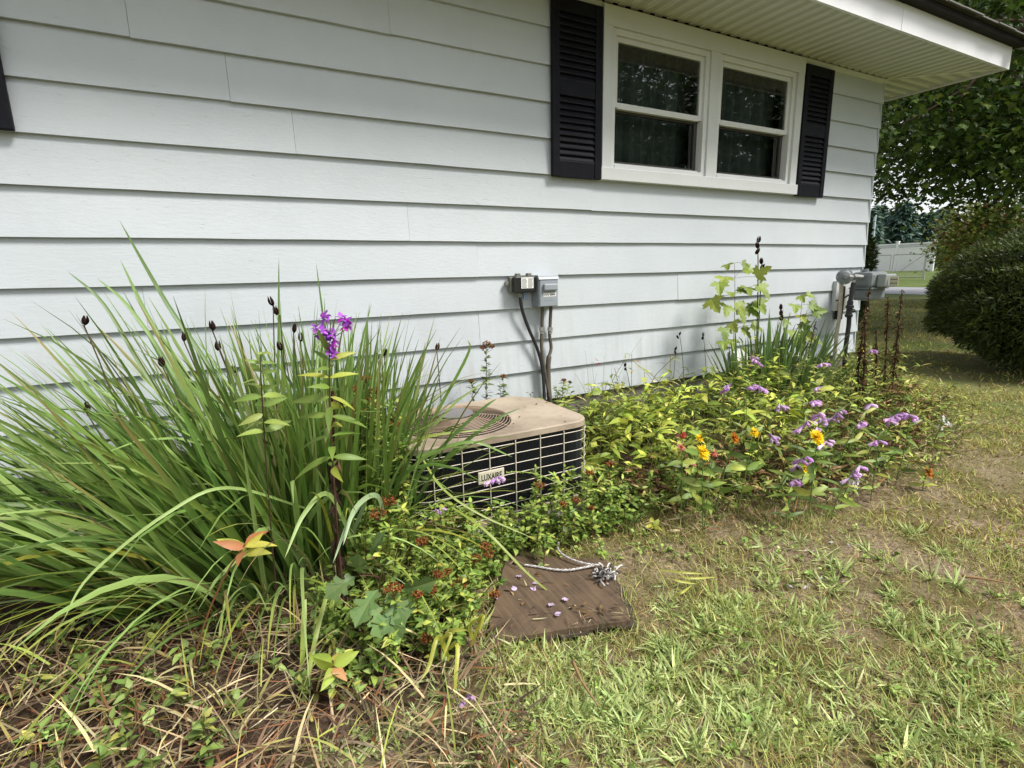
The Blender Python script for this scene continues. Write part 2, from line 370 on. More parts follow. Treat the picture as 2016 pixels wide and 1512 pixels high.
def ground_material():
    m = bpy.data.materials.new('soil_and_turf'); m.use_nodes = True; n = m.node_tree.nodes; l = m.node_tree.links; b = n['Principled BSDF']
    geo = n.new('ShaderNodeNewGeometry')
    def noise(scale, det=8, rgh=.65):
        x = n.new('ShaderNodeTexNoise'); x.inputs['Scale'].default_value = scale; x.inputs['Detail'].default_value = det; x.inputs['Roughness'].default_value = rgh; l.new(geo.outputs['Position'], x.inputs[0]); return x.outputs[0]
    def ramp(s, a, b_, lo=0, hi=1):
        r = n.new('ShaderNodeMapRange'); r.inputs[1].default_value = a; r.inputs[2].default_value = b_; r.inputs[3].default_value = lo; r.inputs[4].default_value = hi; l.new(s, r.inputs[0]); return r.outputs[0]
    def mix(f, a, b_):
        x = n.new('ShaderNodeMix'); x.data_type = 'RGBA'; l.new(f, x.inputs[0])
        for k, val in ((6, a), (7, b_)):
            if isinstance(val, tuple): x.inputs[k].default_value = (*val, 1)
            else: l.new(val, x.inputs[k])
        return x.outputs[2]
    a = n.new('ShaderNodeVertexColor'); a.layer_name = 'Col'; sp = n.new('ShaderNodeSeparateColor'); l.new(a.outputs[0], sp.inputs[0])
    thatch = mix(ramp(noise(70), .35, .65), (.145, .105, .068), (.38, .30, .20))
    thatch = mix(ramp(noise(3.5), .42, .62), thatch, (.135, .12, .045))       # moss
    soil = mix(ramp(noise(45), .35, .7), (.055, .036, .024), (.15, .10, .07))
    far = mix(ramp(noise(.9), .4, .62), (.12, .16, .045), (.22, .20, .085))
    green = mix(ramp(noise(.6), .4, .62), (.085, .125, .035), (.12, .15, .05))
    col = mix(sp.outputs[0], thatch, soil); col = mix(sp.outputs[1], col, far); col = mix(sp.outputs[2], col, green)
    l.new(col, b.inputs['Base Color']); b.inputs['Roughness'].default_value = .95; b.inputs['Specular IOR Level'].default_value = .1
    bp = n.new('ShaderNodeBump'); bp.inputs['Strength'].default_value = .8; bp.inputs['Distance'].default_value = .02; l.new(noise(60), bp.inputs['Height']); l.new(bp.outputs[0], b.inputs['Normal'])
    return m
M['ground'] = ground_material()

# ------------------------------------------------------------------ ground
BED_R = [(1.35, 2.95), (1.40, 1.80), (1.75, 1.62), (2.3, 1.45), (3.0, 1.45), (3.8, 1.55), (4.5, 1.85), (5.1, 2.3), (5.5, 2.95)]   # right-hand bed outline
BED_L = [(-2.6, 2.95), (-2.2, 1.6), (-.9, 1.05), (-.1, 1.05), (.42, 1.12), (.62, 1.42), (.70, 1.75), (1.40, 1.80), (1.40, 2.95)]
def inside(poly, x, y):
    x = np.asarray(x); y = np.asarray(y); r = np.zeros(x.shape, bool); n = len(poly)
    for i in range(n):
        x0, y0 = poly[i]; x1, y1 = poly[(i + 1) % n]
        if y0 == y1: continue
        hit = ((y0 > y) != (y1 > y)) & (x < (x1 - x0) * (y - y0) / (y1 - y0) + x0); r ^= hit
    return r
def pdist(poly, x, y):
    """signed distance-like (negative inside)"""
    P = np.stack([np.asarray(x, float), np.asarray(y, float)], -1); best = np.full(P.shape[:-1], 1e9)
    for i in range(len(poly)):
        a = np.array(poly[i]); b = np.array(poly[(i + 1) % len(poly)]); ab = b - a
        t = np.clip(((P - a) @ ab) / (ab @ ab), 0, 1); dd = np.linalg.norm(P - a - t[..., None] * ab, axis=-1); best = np.minimum(best, dd)
    return np.where(inside(poly, x, y), -best, best)
def axis_pts(lo, hi, a, b, step, grow):
    p = list(np.arange(a, b, step)); s = step; v = b
    while v < hi: p.append(v); s *= grow; v += s
    p.append(hi); s = step; v = a - step; q = []
    while v > lo: q.append(v); s *= grow; v -= s
    return np.array([lo] + q[::-1] + p)
gx = axis_pts(-160, 400, -2.5, 6.0, .06, 1.09); gy = axis_pts(-200, 260, -.4, 3.2, .06, 1.09)
XX, YY = np.meshgrid(gx, gy, indexing='ij'); ZZ = gz(XX, YY)
v = np.stack([XX, YY, ZZ], -1).reshape(-1, 3); ny = len(gy)
i, j = np.meshgrid(np.arange(len(gx) - 1), np.arange(ny - 1), indexing='ij')
q = np.stack([i * ny + j, (i + 1) * ny + j, (i + 1) * ny + j + 1, i * ny + j + 1], -1).reshape(-1, 4)
bedm = np.maximum(smooth(.10, -.12, pdist(BED_R, XX, YY)), smooth(.12, -.15, pdist(BED_L, XX, YY)))
farm = smooth(2.6, 6.5, np.hypot(XX, YY)) * (1 - smooth(19.5, 20.5, XX)); grnm = smooth(19.0, 20.5, XX)
g = Geo().add(v, q=q, col=np.stack([bedm, farm, grnm], -1).reshape(-1, 3))
tag(g.build('ground', M['ground'], smooth_=True), kind='structure')
# street
g = Geo()
ys = np.linspace(-60, 90, 40)
vv = np.array([[(21.6, yy, float(gz(21.6, yy)) + .012), (28.0, yy, float(gz(28.0, yy)) + .012)] for yy in ys]).reshape(-1, 3)
g.add(vv, q=[(2 * k, 2 * k + 1, 2 * k + 3, 2 * k + 2) for k in range(39)])
tag(g.build('street', M['asphalt']), kind='structure')

# ------------------------------------------------------------------ house
WY = 2.868; CX = 5.327; WX0 = -5.2; SOF = 2.672; ED = 8.0
house = thing('house', 'white lap-sided single storey house with dark shutters and wide eaves', 'house', (0, WY, 0))
def H(g, name, m, parent=house, b=0.0, smooth_=False):
    o = g.build(name, m, None, smooth_); o.parent = parent
    o.matrix_parent_inverse = Matrix.Translation((0, -WY, 0)) if parent is house else Matrix.Identity(4)
    if b: bevel(o, b)
    return o
def zc(n): return 1.2727 + .2 * n
WIN = (2.232, 4.147, 1.672, 2.70)       # opening in the siding
rb = random.Random(5)
joints = {3: [at(460, 250, y=WY)[0]], 0: [at(805, 440, y=WY)[0]], -1: [at(942, 512, y=WY)[0]], -3: [at(945, 650, y=WY)[0], 3.25], 2: [at(640, 230, y=WY)[0] - 1.7, 0.4],
          1: [-.75, at(1165, 385, y=WY)[0]], 4: [-.2], 5: [.9], 6: [-.6], -2: [-.3, 2.95], -4: [.35, at(1155, 660, y=WY)[0]], -5: [-.9, 1.2, 3.9]}
def board(x0, x1, n, dz=0.0, dy=0.0):
    zb = zc(n) + dz; zt = zb + .212
    if n == 6: zt = 2.70
    ns = max(2, int((x1 - x0) / .16)); X = np.linspace(x0, x1, ns + 1); ph = rb.uniform(0, 6.28); fr = rb.uniform(1.6, 3.2)
    wz = .0012 * np.sin(X * fr + ph) + np.array([rb.gauss(0, .0005) for _ in X]); wy = .0012 * np.sin(X * fr * .7 + ph * 2) + np.array([rb.gauss(0, .0004) for _ in X])
    rows = [np.stack([X, WY + dy + wy, zb + wz], 1), np.stack([X, WY + .015 + dy + wy, zb - .001 + wz], 1), np.stack([X, np.full(ns + 1, WY + .032), np.full(ns + 1, zt)], 1), np.stack([X, WY + .020 + dy * .4 + wy * .4, np.full(ns + 1, zt)], 1)]
    m = ns + 1; q = [(r_ * m + k, ((r_ + 1) % 4) * m + k, ((r_ + 1) % 4) * m + k + 1, r_ * m + k + 1) for r_ in range(4) for k in range(ns)] + [(0, 3 * m, 2 * m, m), (ns, m + ns, 2 * m + ns, 3 * m + ns)]
    g = Geo().add(np.vstack(rows), q=q); return H(g, 'siding_board', M['siding'])
for n in range(-5, 7):
    cuts = [WX0] + sorted(joints.get(n, [])) + [CX - .002]
    segs = list(zip(cuts[:-1], cuts[1:]))
    if n >= 2:
        s2 = []
        for a, b in segs:
            if a < WIN[0]: s2.append((a, min(b, WIN[0])))
            if b > WIN[1]: s2.append((max(a, WIN[1]), b))
        segs = s2
    for a, b in segs:
        board(a + .0006, b - .0006, n, rb.uniform(-.0016, .0016), rb.uniform(-.0012, .0012))
    # boards of the end wall round the corner
    zb = zc(n); zt = 2.70 if n == 6 else zb + .212
    H(Geo().prism([(CX, zb), (CX - .015, zb - .001), (CX - .032, zt), (CX - .020, zt)], 1, WY + .002, WY + ED), 'siding_board', M['siding'])
H(Geo().box((WX0, WY + .035, -.1), (CX - .035, WY + .2, .30)), 'foundation', M['foundation'])
H(Geo().box((CX - .2, WY + .2, -.1), (CX - .035, WY + ED, .30)), 'foundation', M['foundation'])
H(Geo().box((WX0, WY + ED - .1, 0), (CX, WY + ED, 2.7)), 'rear_wall', M['siding'])
H(Geo().box((WX0 - .02, WY + .03, -.1), (WX0, WY + ED, 2.7)), 'end_wall', M['siding'])
# frieze moulding under the soffit
H(Geo().prism([(WY - .004, SOF - .004), (WY + .02, SOF - .004), (WY + .02, SOF - .040), (WY + .008, SOF - .036)], 0, WX0, CX + .01), 'frieze_moulding', M['trim'])
# soffit panels: ribbed metal
FY, FX = 2.285, 5.965
def soffit_panel(x0, x1, y0, y1, axis):
    """V-grooved panel; ribs run along y (axis 0 spacing) or along x"""
    a0, a1 = (x0, x1) if axis == 0 else (y0, y1); n = 3; s = (a1 - a0) / n; prof = []
    for k in range(n):
        b = a0 + k * s
        prof += [(b, 0), (b + s * .34, 0), (b + s * .40, -.010), (b + s * .90, -.010), (b + s * .96, 0)]
    prof.append((a1, 0)); return prof
def soffit_mesh(prof, lo, hi_fn, axis):
    g = Geo(); v = []
    for u, dz in prof:
        h0, h1 = lo(u), hi_fn(u)
        v += [(u, h0, SOF + dz + .01), (u, h1, SOF + dz + .01)] if axis == 0 else [(h0, u, SOF + dz + .01), (h1, u, SOF + dz + .01)]
    # rib tops are plain metal, the channels between them carry the fine vent perforations (darker)
    rc_, vc_ = (.72, .73, .68), (.49, .50, .43)
    for k in range(len(prof) - 1):
        vent = prof[k][1] < -.005 and prof[k + 1][1] < -.005
        g.add(v[2 * k:2 * k + 4], q=[(0, 1, 3, 2)], col=vc_ if vent else rc_)
    return g
x = WX0
while x < FX - .01:
    x1 = min(x + .30, FX)
    pr = soffit_panel(x, x1, 0, 0, 0)
    lo = lambda u: FY + .01
    hi = lambda u: WY if u <= CX else WY - (u - CX) * (WY - FY) / (FX - CX) + .0
    H(soffit_mesh(pr, lo, hi, 0), 'soffit_panel', M['soffit']); x = x1
y = FY
while y < WY + ED:
    y1 = y + .30; pr = soffit_panel(0, 0, y, y1, 1)
    lo = lambda u: CX if u >= WY else CX + (WY - u) * (FX - CX) / (WY - FY)
    hi = lambda u: FX - .01
    H(soffit_mesh(pr, lo, hi, 1), 'soffit_panel', M['soffit']); y = y1
H(Geo().prism([(CX, WY - .0), (CX + .012, WY - .012), (FX, FY + .012), (FX - .012, FY)], 2, SOF - .004, SOF + .006), 'soffit_mitre_strip', M['soffit'])
# fascia boards (joint visible)
jx = at(1770, 40, y=FY)[0]
FT = SOF + .152
H(Geo().box((WX0, FY - .02, SOF - .012), (jx - .001, FY, FT)), 'fascia', M['fascia'])
H(Geo().box((jx, FY - .0225, SOF - .0125), (FX + .02, FY + .0, FT)), 'fascia', M['fascia'])
H(Geo().box((FX, FY + .001, SOF - .012), (FX + .02, WY + ED, FT)), 'fascia', M['fascia'])
# roof deck edge (dark underside past the fascia) and hipped roof
EY, EX = 2.19, 6.07; EZ = FT + .004
roof = H(Geo().box((WX0, EY + .012, EZ), (EX - .012, EY + .14, EZ + .036)), 'roof', M['roof_edge'])
def RH(g, name, m): o = g.build(name, m); o.parent = roof; o.matrix_parent_inverse = roof.matrix_world.inverted() if False else Matrix.Identity(4); return o
slope = .36; rl = 3.9
za = EZ + .041
g = Geo()
A = np.array([(WX0, EY, za), (EX, EY, za), (EX - rl, EY + rl, za + rl * slope), (WX0, EY + rl, za + rl * slope), (EX, EY + 2 * rl, za), (WX0, EY + 2 * rl, za)])
g.add(A, q=[(0, 1, 2, 3), (3, 2, 4, 5)], t=[(1, 4, 2)])
H(g, 'roof_slope', M['shingle'])
H(Geo().box((EX - .14, EY + .14, EZ), (EX - .012, EY + 2 * rl - .1, EZ + .036)), 'roof_edge', M['roof_edge'])
# first-course shingle tabs along the eave and hip caps
rs = random.Random(3)
x = 1.2
while x < EX - .05:
    wv = rs.uniform(.15, .3); x1 = min(x + wv, EX + .01); k = rs.uniform(.0, .012); lift = rs.uniform(0, .006)
    g = Geo().prism([(EY - .022 - k, za - .004 + lift), (EY + .15, za + .15 * slope + .006), (EY + .15, za + .15 * slope + .013), (EY - .022 - k, za + .005 + lift)], 0, x + .003, x1 - .003)
    H(g, 'shingle', M['shingle']); x = x1
for k in range(14):
    t0 = k * .145 - .02; ctr = np.array([EX - t0, EY + t0, za + t0 * slope + .012]); d = nrm(np.array([-1, 1, slope])); sd = nrm(np.array([1, 1, 0.0]))
    up_ = np.array([0, 0, 1.0]); Lc, Wc = .22, .14
    p = [ctr - sd * Wc - up_ * .03, ctr + up_ * .022, ctr + sd * Wc - up_ * .03, ctr + d * Lc - sd * Wc - up_ * .045, ctr + d * Lc + up_ * .004, ctr + d * Lc + sd * Wc - up_ * .045]
    p2 = [a + up_ * .012 for a in p]
    g = Geo().add(np.array(p + p2), q=[(0, 1, 4, 3), (1, 2, 5, 4), (6, 9, 10, 7), (7, 10, 11, 8), (0, 6, 7, 1), (1, 7, 8, 2), (3, 4, 10, 9), (4, 5, 11, 10), (0, 3, 9, 6), (2, 8, 11, 5)])
    H(g, 'hip_shingle', M['shingle'])

# ---- windows
def window(x0, x1, z0, z1):
    """twin double-hung window: outer casing x0..x1, z0..z1"""
    cw = .075; F = WY - .024
    g = Geo().box((x0, F, z0 + .075), (x0 + cw, WY + .03, z1 - .11)).box((x1 - cw, F, z0 + .075), (x1, WY + .03, z1 - .11))
    g.box((x0, F - .001, z1 - .11), (x1, WY + .03, z1))
    win = H(g, 'window', M['trim'], b=.002)
    def W(g, nm, m, b=0.0):
        o = g.build(nm, m, win)
        if b: bevel(o, b)
        return o
    W(Geo().box((x0 - .012, F - .012, z0), (x1 + .012, WY + .03, z0 + .075)), 'sill', M['trim'], .003)
    ix0, ix1 = x0 + cw, x1 - cw; iz0, iz1 = z0 + .075, z1 - .11; xm = .5 * (ix0 + ix1)
    W(Geo().box((xm - .045, F + .003, iz0), (xm + .045, WY + .06, iz1)), 'mullion', M['trim'], .002)
    for (a, b) in ((ix0, xm - .045), (xm + .045, ix1)):
        # vinyl master frame
        fr = .035; y0, y1 = WY - .006, WY + .09
        g = Geo().box((a, y0, iz0), (a + fr, y1, iz1)).box((b - fr, y0, iz0), (b, y1, iz1)).box((a + fr, y0, iz1 - fr), (b - fr, y1, iz1)).box((a + fr, y0 - .004, iz0), (b - fr, y1, iz0 + fr * .8))
        W(g, 'frame', M['vinyl'], .002)
        a2, b2 = a + fr, b - fr; zl = iz0 + fr * .8; zu = iz1 - fr; zm = zl + (zu - zl) * .475; s = .030
        # upper sash (outer), lower sash (inner, set back)
        yu, yl = WY + .012, WY + .046
        g = Geo().box((a2, yu, zm - .012), (a2 + s, yu + .03, zu)).box((b2 - s, yu, zm - .012), (b2, yu + .03, zu)).box((a2 + s, yu, zu - s), (b2 - s, yu + .03, zu)).box((a2 + s, yu, zm - .018), (b2 - s, yu + .03, zm + .018))
        W(g, 'upper_sash', M['vinyl'], .002)
        W(Geo().add([(a2 + s, yu + .012, zm + .018), (b2 - s, yu + .012, zm + .018), (b2 - s, yu + .0125, zu - s), (a2 + s, yu + .0125, zu - s)], q=[(0, 1, 2, 3)]), 'pane', M['glass'])
        g = Geo().box((a2 + .002, yl, zl), (a2 + s, yl + .03, zm)).box((b2 - s, yl, zl), (b2 - .002, yl + .03, zm)).box((a2 + s, yl, zl), (b2 - s, yl + .03, zl + s)).box((a2 + s, yl, zm - s), (b2 - s, yl + .03, zm))
        W(g, 'lower_sash', M['screen'], .002)
        W(Geo().add([(a2 + s, yl + .012, zl + s), (b2 - s, yl + .012, zl + s), (b2 - s, yl + .0128, zm - s), (a2 + s, yl + .0128, zm - s)], q=[(0, 1, 2, 3)]), 'pane', M['glass'])
        W(Geo().box((a2 + .01, yl - .03, zl), (b2 - .01, yl - .002, zl + .012)), 'screen_track', M['vinyl'])
    # dark room behind
    g = Geo(); lo = (x0 - .3, WY + .12, z0 - .6); hi = (x1 + .3, WY + 2.2, z1 + .1)
    g.add([(lo[0], lo[1], lo[2]), (hi[0], lo[1], lo[2]), (hi[0], hi[1], lo[2]), (lo[0], hi[1], lo[2]), (lo[0], lo[1], hi[2]), (hi[0], lo[1], hi[2]), (hi[0], hi[1], hi[2]), (lo[0], hi[1], hi[2])],
          q=[(0, 1, 2, 3), (4, 7, 6, 5), (1, 5, 6, 2), (2, 6, 7, 3), (3, 7, 4, 0)])
    g.box((x0 + .01, WY + .092, z0), (ix0, WY + .13, z1)).box((ix1, WY + .092, z0), (x1 - .01, WY + .13, z1))
    W(g, 'room_interior', M['dark'])
    # curtain with folds
    n = 120; u = np.linspace(x0 + .05, x1 - .05, n); yy = WY + .20 + .022 * np.sin(u * 55 + 1.5 * np.sin(u * 7)) + .01 * np.sin(u * 23)
    vv = np.concatenate([np.stack([u, yy, np.full(n, z0 - .1)], 1), np.stack([u, yy, np.full(n, z1)], 1)])
    W(Geo().add(vv, q=[(k, k + 1, n + k + 1, n + k) for k in range(n - 1)]), 'curtain', M['curtain'])
    return win
window(2.216, 4.163, 1.658, 2.655)
window(-2.95, -1.0 + .005, 1.658, 2.655)

def shutter(x0, x1, z0, z1, lean=0.0):
    yb, yf = WY - .004, WY - .032; st = .052
    g = Geo().box((x0, yf, z0), (x0 + st, yb, z1)).box((x1 - st, yf, z0), (x1, yb, z1))
    sh = H(g, 'shutter', M['shutter'], b=.006)
    h = z1 - z0; bot = z0 + .095; mid0 = z0 + h * .47; mid1 = mid0 + .085; top = z1 - .075
    def Sp(g, nm, m, b=0.0):
        o = g.build(nm, m, sh)
        if b: bevel(o, b)
        return o
    for a, b in ((z0, bot), (mid0, mid1), (top, z1)): Sp(Geo().box((x0 + st, yf + .004, a), (x1 - st, yb, b)), 'rail', M['shutter'], .003)
    Sp(Geo().box((x0 + st, yb - .004, bot), (x1 - st, yb, top)), 'backing', M['shutter'])
    base = Geo().prism([(yb - .004, .030), (yf + .006, .0), (yf + .006, .007), (yb - .004, .037)], 0, x0 + st, x1 - st).mesh('slat'); base.materials.append(M['slat'])
    for a, b in ((bot, mid0), (mid1, top)):
        k = int((b - a) / .0335); p = (b - a) / k
        for q_ in range(k): o = link('slat', base, sh); o.location = (0, 0, a + q_ * p)
    return sh
shutter(1.842, 2.206, 1.655, 2.630)
shutter(4.173, 4.532, 1.650, at(1612, 131, y=WY - .02)[2])
shutter(-.985, -.621, 1.668, 2.630)

# ------------------------------------------------------------------ air conditioner
AX0, AX1, AY0, AY1 = .56, 1.44, 1.885, 2.49; ATOP = .432
def outline(x0, x1, y0, y1, r=.10, ch=.13, n=6):
    p = []
    def arc(cx, cy, a0, a1):
        for a in np.linspace(R(a0), R(a1), n): p.append((cx + r * math.cos(a), cy + r * math.sin(a)))
    arc(x0 + r, y0 + r, 180, 270); arc(x1 - r, y0 + r, 270, 360)
    p.append((x1, y1 - ch)); p.append((x1 - ch * .8, y1))
    arc(x0 + r, y1 - r, 90, 180)
    return p
pad = Geo().box((AX0 - .04, AY0 - .09, -.03), (AX1 + .02, AY1 + .06, .035)); pad = pad.build('concrete_pad', M['concrete']); bevel(pad, .01)
tag(pad, 'worn grey concrete slab under the tan air conditioner', 'concrete slab')
ac = thing('air_conditioner', 'tan boxy outdoor air conditioner with wire grille sides and round fan guard', 'air conditioner', (0, 0, .035))
def AC(g, nm, m, b=0.0, sm=False, parent=None):
    o = g.build(nm, m, parent or ac, sm)
    if parent is None: o.location = (0, 0, -.035)
    if b: bevel(o, b)
    return o
O = outline(AX0, AX1, AY0, AY1)
def shrink(k): return outline(AX0 + k, AX1 - k, AY0 + k, AY1 - k, .10 - k * .5)
AC(Geo().prism(O, 2, .036, .072), 'base_pan', M['tan'], .004)
# top cover: a ring plate with a round fan hole
FC = np.array([.875, 2.185]); FR = .262
def top_cover():
    g = Geo(); P = np.array(O); n = len(P)
    zt, zl = ATOP, ATOP - .030
    # dense outline resample
    PP = []
    for k in range(n):
        a, b = P[k], P[(k + 1) % n]; m = max(1, int(np.linalg.norm(b - a) / .03))
        for t in range(m): PP.append(a + (b - a) * t / m)
    PP = np.array(PP); an = np.arctan2(PP[:, 1] - FC[1], PP[:, 0] - FC[0]); hole = FC + FR * np.stack([np.cos(an), np.sin(an)], 1)
    m = len(PP); z = lambda q, h: np.hstack([q, np.full((m, 1), h)])
    inn = PP + (np.array([1.0, 2.19]) - PP) * .012
    mid = .5 * (hole + inn)
    rings = [z(PP, zl), z(PP, zt - .006), z(inn, zt), z(mid, zt), z(hole, zt + .002), z(FC + (hole - FC) * .985, zt - .05)]
    v = np.vstack(rings); q = []
    for r_ in range(5):
        for k in range(m): q.append((r_ * m + k, r_ * m + (k + 1) % m, (r_ + 1) * m + (k + 1) % m, (r_ + 1) * m + k))
    return g.add(v, q=q)
cover = AC(top_cover(), 'top_cover', M['tan'])
# rust streak marks are in the paint; screws
g = Geo()
for (sx, sy) in ((1.30, AY0 + .02), (.72, AY0 + .02), (1.42, 2.25)): g.lathe((sx, sy, ATOP), (0, 0, 1), [(0, .007), (.004, .006), (.006, .003)], 8)
AC(g, 'screws', M['fan_wire'])
AC(Geo().prism(shrink(.018), 2, .072, ATOP - .02), 'coil', M['coil'])
# fine fins on the coil: thin vertical ribs
g = Geo(); cc = np.array(shrink(.016)); 
seg = []
for k in range(len(cc)):
    a, b = cc[k], cc[(k + 1) % len(cc)]; m = max(1, int(np.linalg.norm(b - a) / .0075))
    for t in range(m): seg.append((a + (b - a) * t / m, nrm(np.array([(b - a)[1], -(b - a)[0]]))))
for p, nn_ in seg:
    if nn_[1] < -.2 or nn_[0] > .3:
        tv = np.array([-nn_[1], nn_[0]]) * .0012; a = p - tv; b = p + tv; e = p + nn_ * .006
        g.add([(*a, .075), (*e, .075), (*b, .075), (*a, ATOP - .03), (*e, ATOP - .03), (*b, ATOP - .03)], q=[(0, 1, 4, 3), (1, 2, 5, 4)])
o = AC(g, 'coil_fins', mat('coil_fin', (.085, .09, .095), .5, .5, metal=.2)); o['kind'] = 'stuff'
# wire guard
def ring_path(k, z): 
    P = np.array(outline(AX0 - k, AX1 + k, AY0 - k, AY1 + k, .10 + k)); P = np.vstack([P, P[:1]]); return np.hstack([P, np.full((len(P), 1), z)])
zs = np.linspace(.075, ATOP - .045, 8)
for z in zs: AC(Geo().tube(ring_path(.004, z), .0019, 5), 'horizontal_wire', M['tan_wire'])
vx = []
ringp = ring_path(.009, 0)[:, :2]; dist = np.concatenate([[0], np.cumsum(np.linalg.norm(np.diff(ringp, axis=0), axis=1))])
front0 = at(645 / 5.04 + 780, 900, y=AY0)[0]
tot = dist[-1]; nv = int(round(tot / .124)); 
d0 = np.interp(front0, ringp[5:8, 0], dist[5:8])
for k in range(nv):
    dd = (d0 + k * tot / nv) % tot; X = np.interp(dd, dist, ringp[:, 0]); Y = np.interp(dd, dist, ringp[:, 1])
    AC(Geo().tube([(X, Y, .06), (X, Y, .2), (X, Y, ATOP - .03)], .0023, 5), 'vertical_wire', M['tan_wire'])
# fan guard: concentric domed rings and radial rods, hub plate
def dome(r): return ATOP + .004 + .032 * (1 - (r / FR) ** 2) ** 0.75 if r < FR else ATOP + .004
fg = AC(Geo().lathe((FC[0], FC[1], dome(.05) + .002), (0, 0, 1), [(0, .088), (.004, .088), (.006, .082), (.007, .03)], 24), 'hub_plate', mat('hub_grey', (.16, .155, .16), .5, .4, noise=(20, .5, (.25, .2, .16))))
an = np.linspace(0, 2 * np.pi, 41)
for r_ in np.arange(.094, FR + .004, .0125):
    AC(Geo().tube(np.stack([FC[0] + r_ * np.cos(an), FC[1] + r_ * np.sin(an), np.full(41, dome(min(r_, FR)))], 1), .0021, 4, cap=False), 'guard_ring', M['fan_wire'])
for k in range(12):
    a = k * np.pi / 6 + .2; rr = np.linspace(.06, FR + .006, 8)
    AC(Geo().tube(np.stack([FC[0] + rr * math.cos(a), FC[1] + rr * math.sin(a), [dome(min(x, FR)) - .004 for x in rr]], 1), .0028, 4), 'guard_rod', M['fan_wire'])
g = Geo()
for k in range(3):
    a = k * 2.094 + .5; d1 = np.array([math.cos(a), math.sin(a)]); d2 = np.array([-d1[1], d1[0]])
    pts = [(.05, -.03, .0), (.23, -.06, .015), (.24, .09, -.03), (.06, .04, -.015)]
    vv = [(*(FC + d1 * r_ + d2 * s_), ATOP - .07 + h_) for r_, s_, h_ in pts]; vv += [(a_, b_, c_ - .002) for a_, b_, c_ in vv]
    g.add(vv, q=[(0, 1, 2, 3), (7, 6, 5, 4), (0, 4, 5, 1), (1, 5, 6, 2), (2, 6, 7, 3), (3, 7, 4, 0)])
AC(g, 'fan_blades', M['steel'])
AC(Geo().prism([(FC[0] + .25 * math.cos(a), FC[1] + .25 * math.sin(a)) for a in np.linspace(0, 2 * np.pi, 25)[:-1]], 2, ATOP - .2, ATOP - .15), 'fan_well', M['coil'])
# name plate
pc = at(967, 937, y=AY0 - .012); pw, ph = .060, .0265
np_ = AC(Geo().box((pc[0] - pw, AY0 - .016, pc[2] - ph), (pc[0] + pw, AY0 - .010, pc[2] + ph)), 'name_plate', M['tan_wire'], .002)
AC(Geo().box((pc[0] - pw + .005, AY0 - .0168, pc[2] - ph + .005), (pc[0] + pw - .005, AY0 - .0155, pc[2] + ph - .005)), 'plate_field', M['beige'], parent=np_)
def text(s, size, loc, m, parent, rot=(R(90), 0, 0), ext=.0006, name='lettering', sx=1.0):
    cu = bpy.data.curves.new(name, 'FONT'); cu.body = s; cu.size = size; cu.extrude = ext; cu.align_x = 'CENTER'; cu.align_y = 'CENTER'; cu.offset = size * .02
    tmp = link('text_tmp', cu); bpy.context.view_layer.update(); me = bpy.data.meshes.new_from_object(tmp.evaluated_get(bpy.context.evaluated_depsgraph_get()))
    bpy.data.objects.remove(tmp); me.materials.clear(); me.materials.append(m)
    o = link(name, me, parent); o.location = loc; o.rotation_euler = rot; o.scale = (sx, 1, 1); o['kind'] = 'stuff'; return o
text('LUXAIRE', .036, (pc[0], AY0 - .0172, pc[2] - .001), M['ink'], np_, sx=.68)

# ------------------------------------------------------------------ boxes on the wall
def P3(px, py, y): return at(px, py, y=y)
# black junction box
a = P3(1013, 541, 2.80); b_ = P3(1055, 575, 2.80); jx0, jx1, jz1, jz0 = a[0], b_[0], 1.070, .972
jb = thing('junction_box', 'black plastic electrical box with white printed label on siding', 'electrical box', ((jx0 + jx1) / 2, WY, jz0))
def part(t, g, nm, m, b=0.0, sm=False):
    o = g.build(nm, m, None, sm); o.parent = t; o.matrix_parent_inverse = Matrix.Translation(-Vector(t.location))
    if b: bevel(o, b)
    return o
part(jb, Geo().box((jx0 - .012, 2.835, jz0 + .002), (jx1 + .004, WY + .004, jz1 - .002)), 'back_box', M['olive'], .006)
lid = part(jb, Geo().box((jx0, 2.795, jz0), (jx1, 2.834, jz1)), 'cover', M['black_plastic'], .008)
for fx in (.20, .72): part(jb, Geo().prism([(jx0 + (jx1 - jx0) * fx - .016, jz1 - .004), (jx0 + (jx1 - jx0) * fx + .016, jz1 - .004), (jx0 + (jx1 - jx0) * fx + .011, jz1 + .017), (jx0 + (jx1 - jx0) * fx - .011, jz1 + .017)], 1, 2.80, 2.832), 'latch_tab', M['olive'], .002)
part(jb, Geo().lathe((jx0 - .022, 2.852, (jz0 + jz1) / 2 + .006), (0, -1, 0), [(-.012, .016), (.004, .016), (.006, .006)], 14).box((jx0 - .024, 2.848, jz0 + .046), (jx0 - .005, 2.862, jz0 + .066)), 'mounting_ear', M['olive'])
lb = part(jb, Geo().box((jx0 + .042, 2.7935, jz0 + .026), (jx1 - .020, 2.7955, jz1 - .008)), 'printed_label', M['white'])
g = Geo(); rr = random.Random(2); lx0, lx1, lz0, lz1 = jx0 + .047, jx1 - .025, jz0 + .031, jz1 - .014
for colx in ((lx0, .5 * (lx0 + lx1) - .004), (.5 * (lx0 + lx1) + .004, lx1)):
    z = lz1
    while z > lz0:
        x = colx[0]
        while x < colx[1] - .004:
            wv = rr.uniform(.003, .012); g.box((x, 2.7929, z - .0022), (min(x + wv, colx[1]), 2.7936, z)); x += wv + .0018
        z -= .0052
part(jb, g, 'print_lines', M['ink'])['kind'] = 'stuff'
part(jb, Geo().lathe((jx0 + .042, 2.825, jz0), (0, 0, -1), [(-.002, .018), (.012, .018), (.014, .014), (.024, .014)], 10), 'cable_gland', M['olive'])
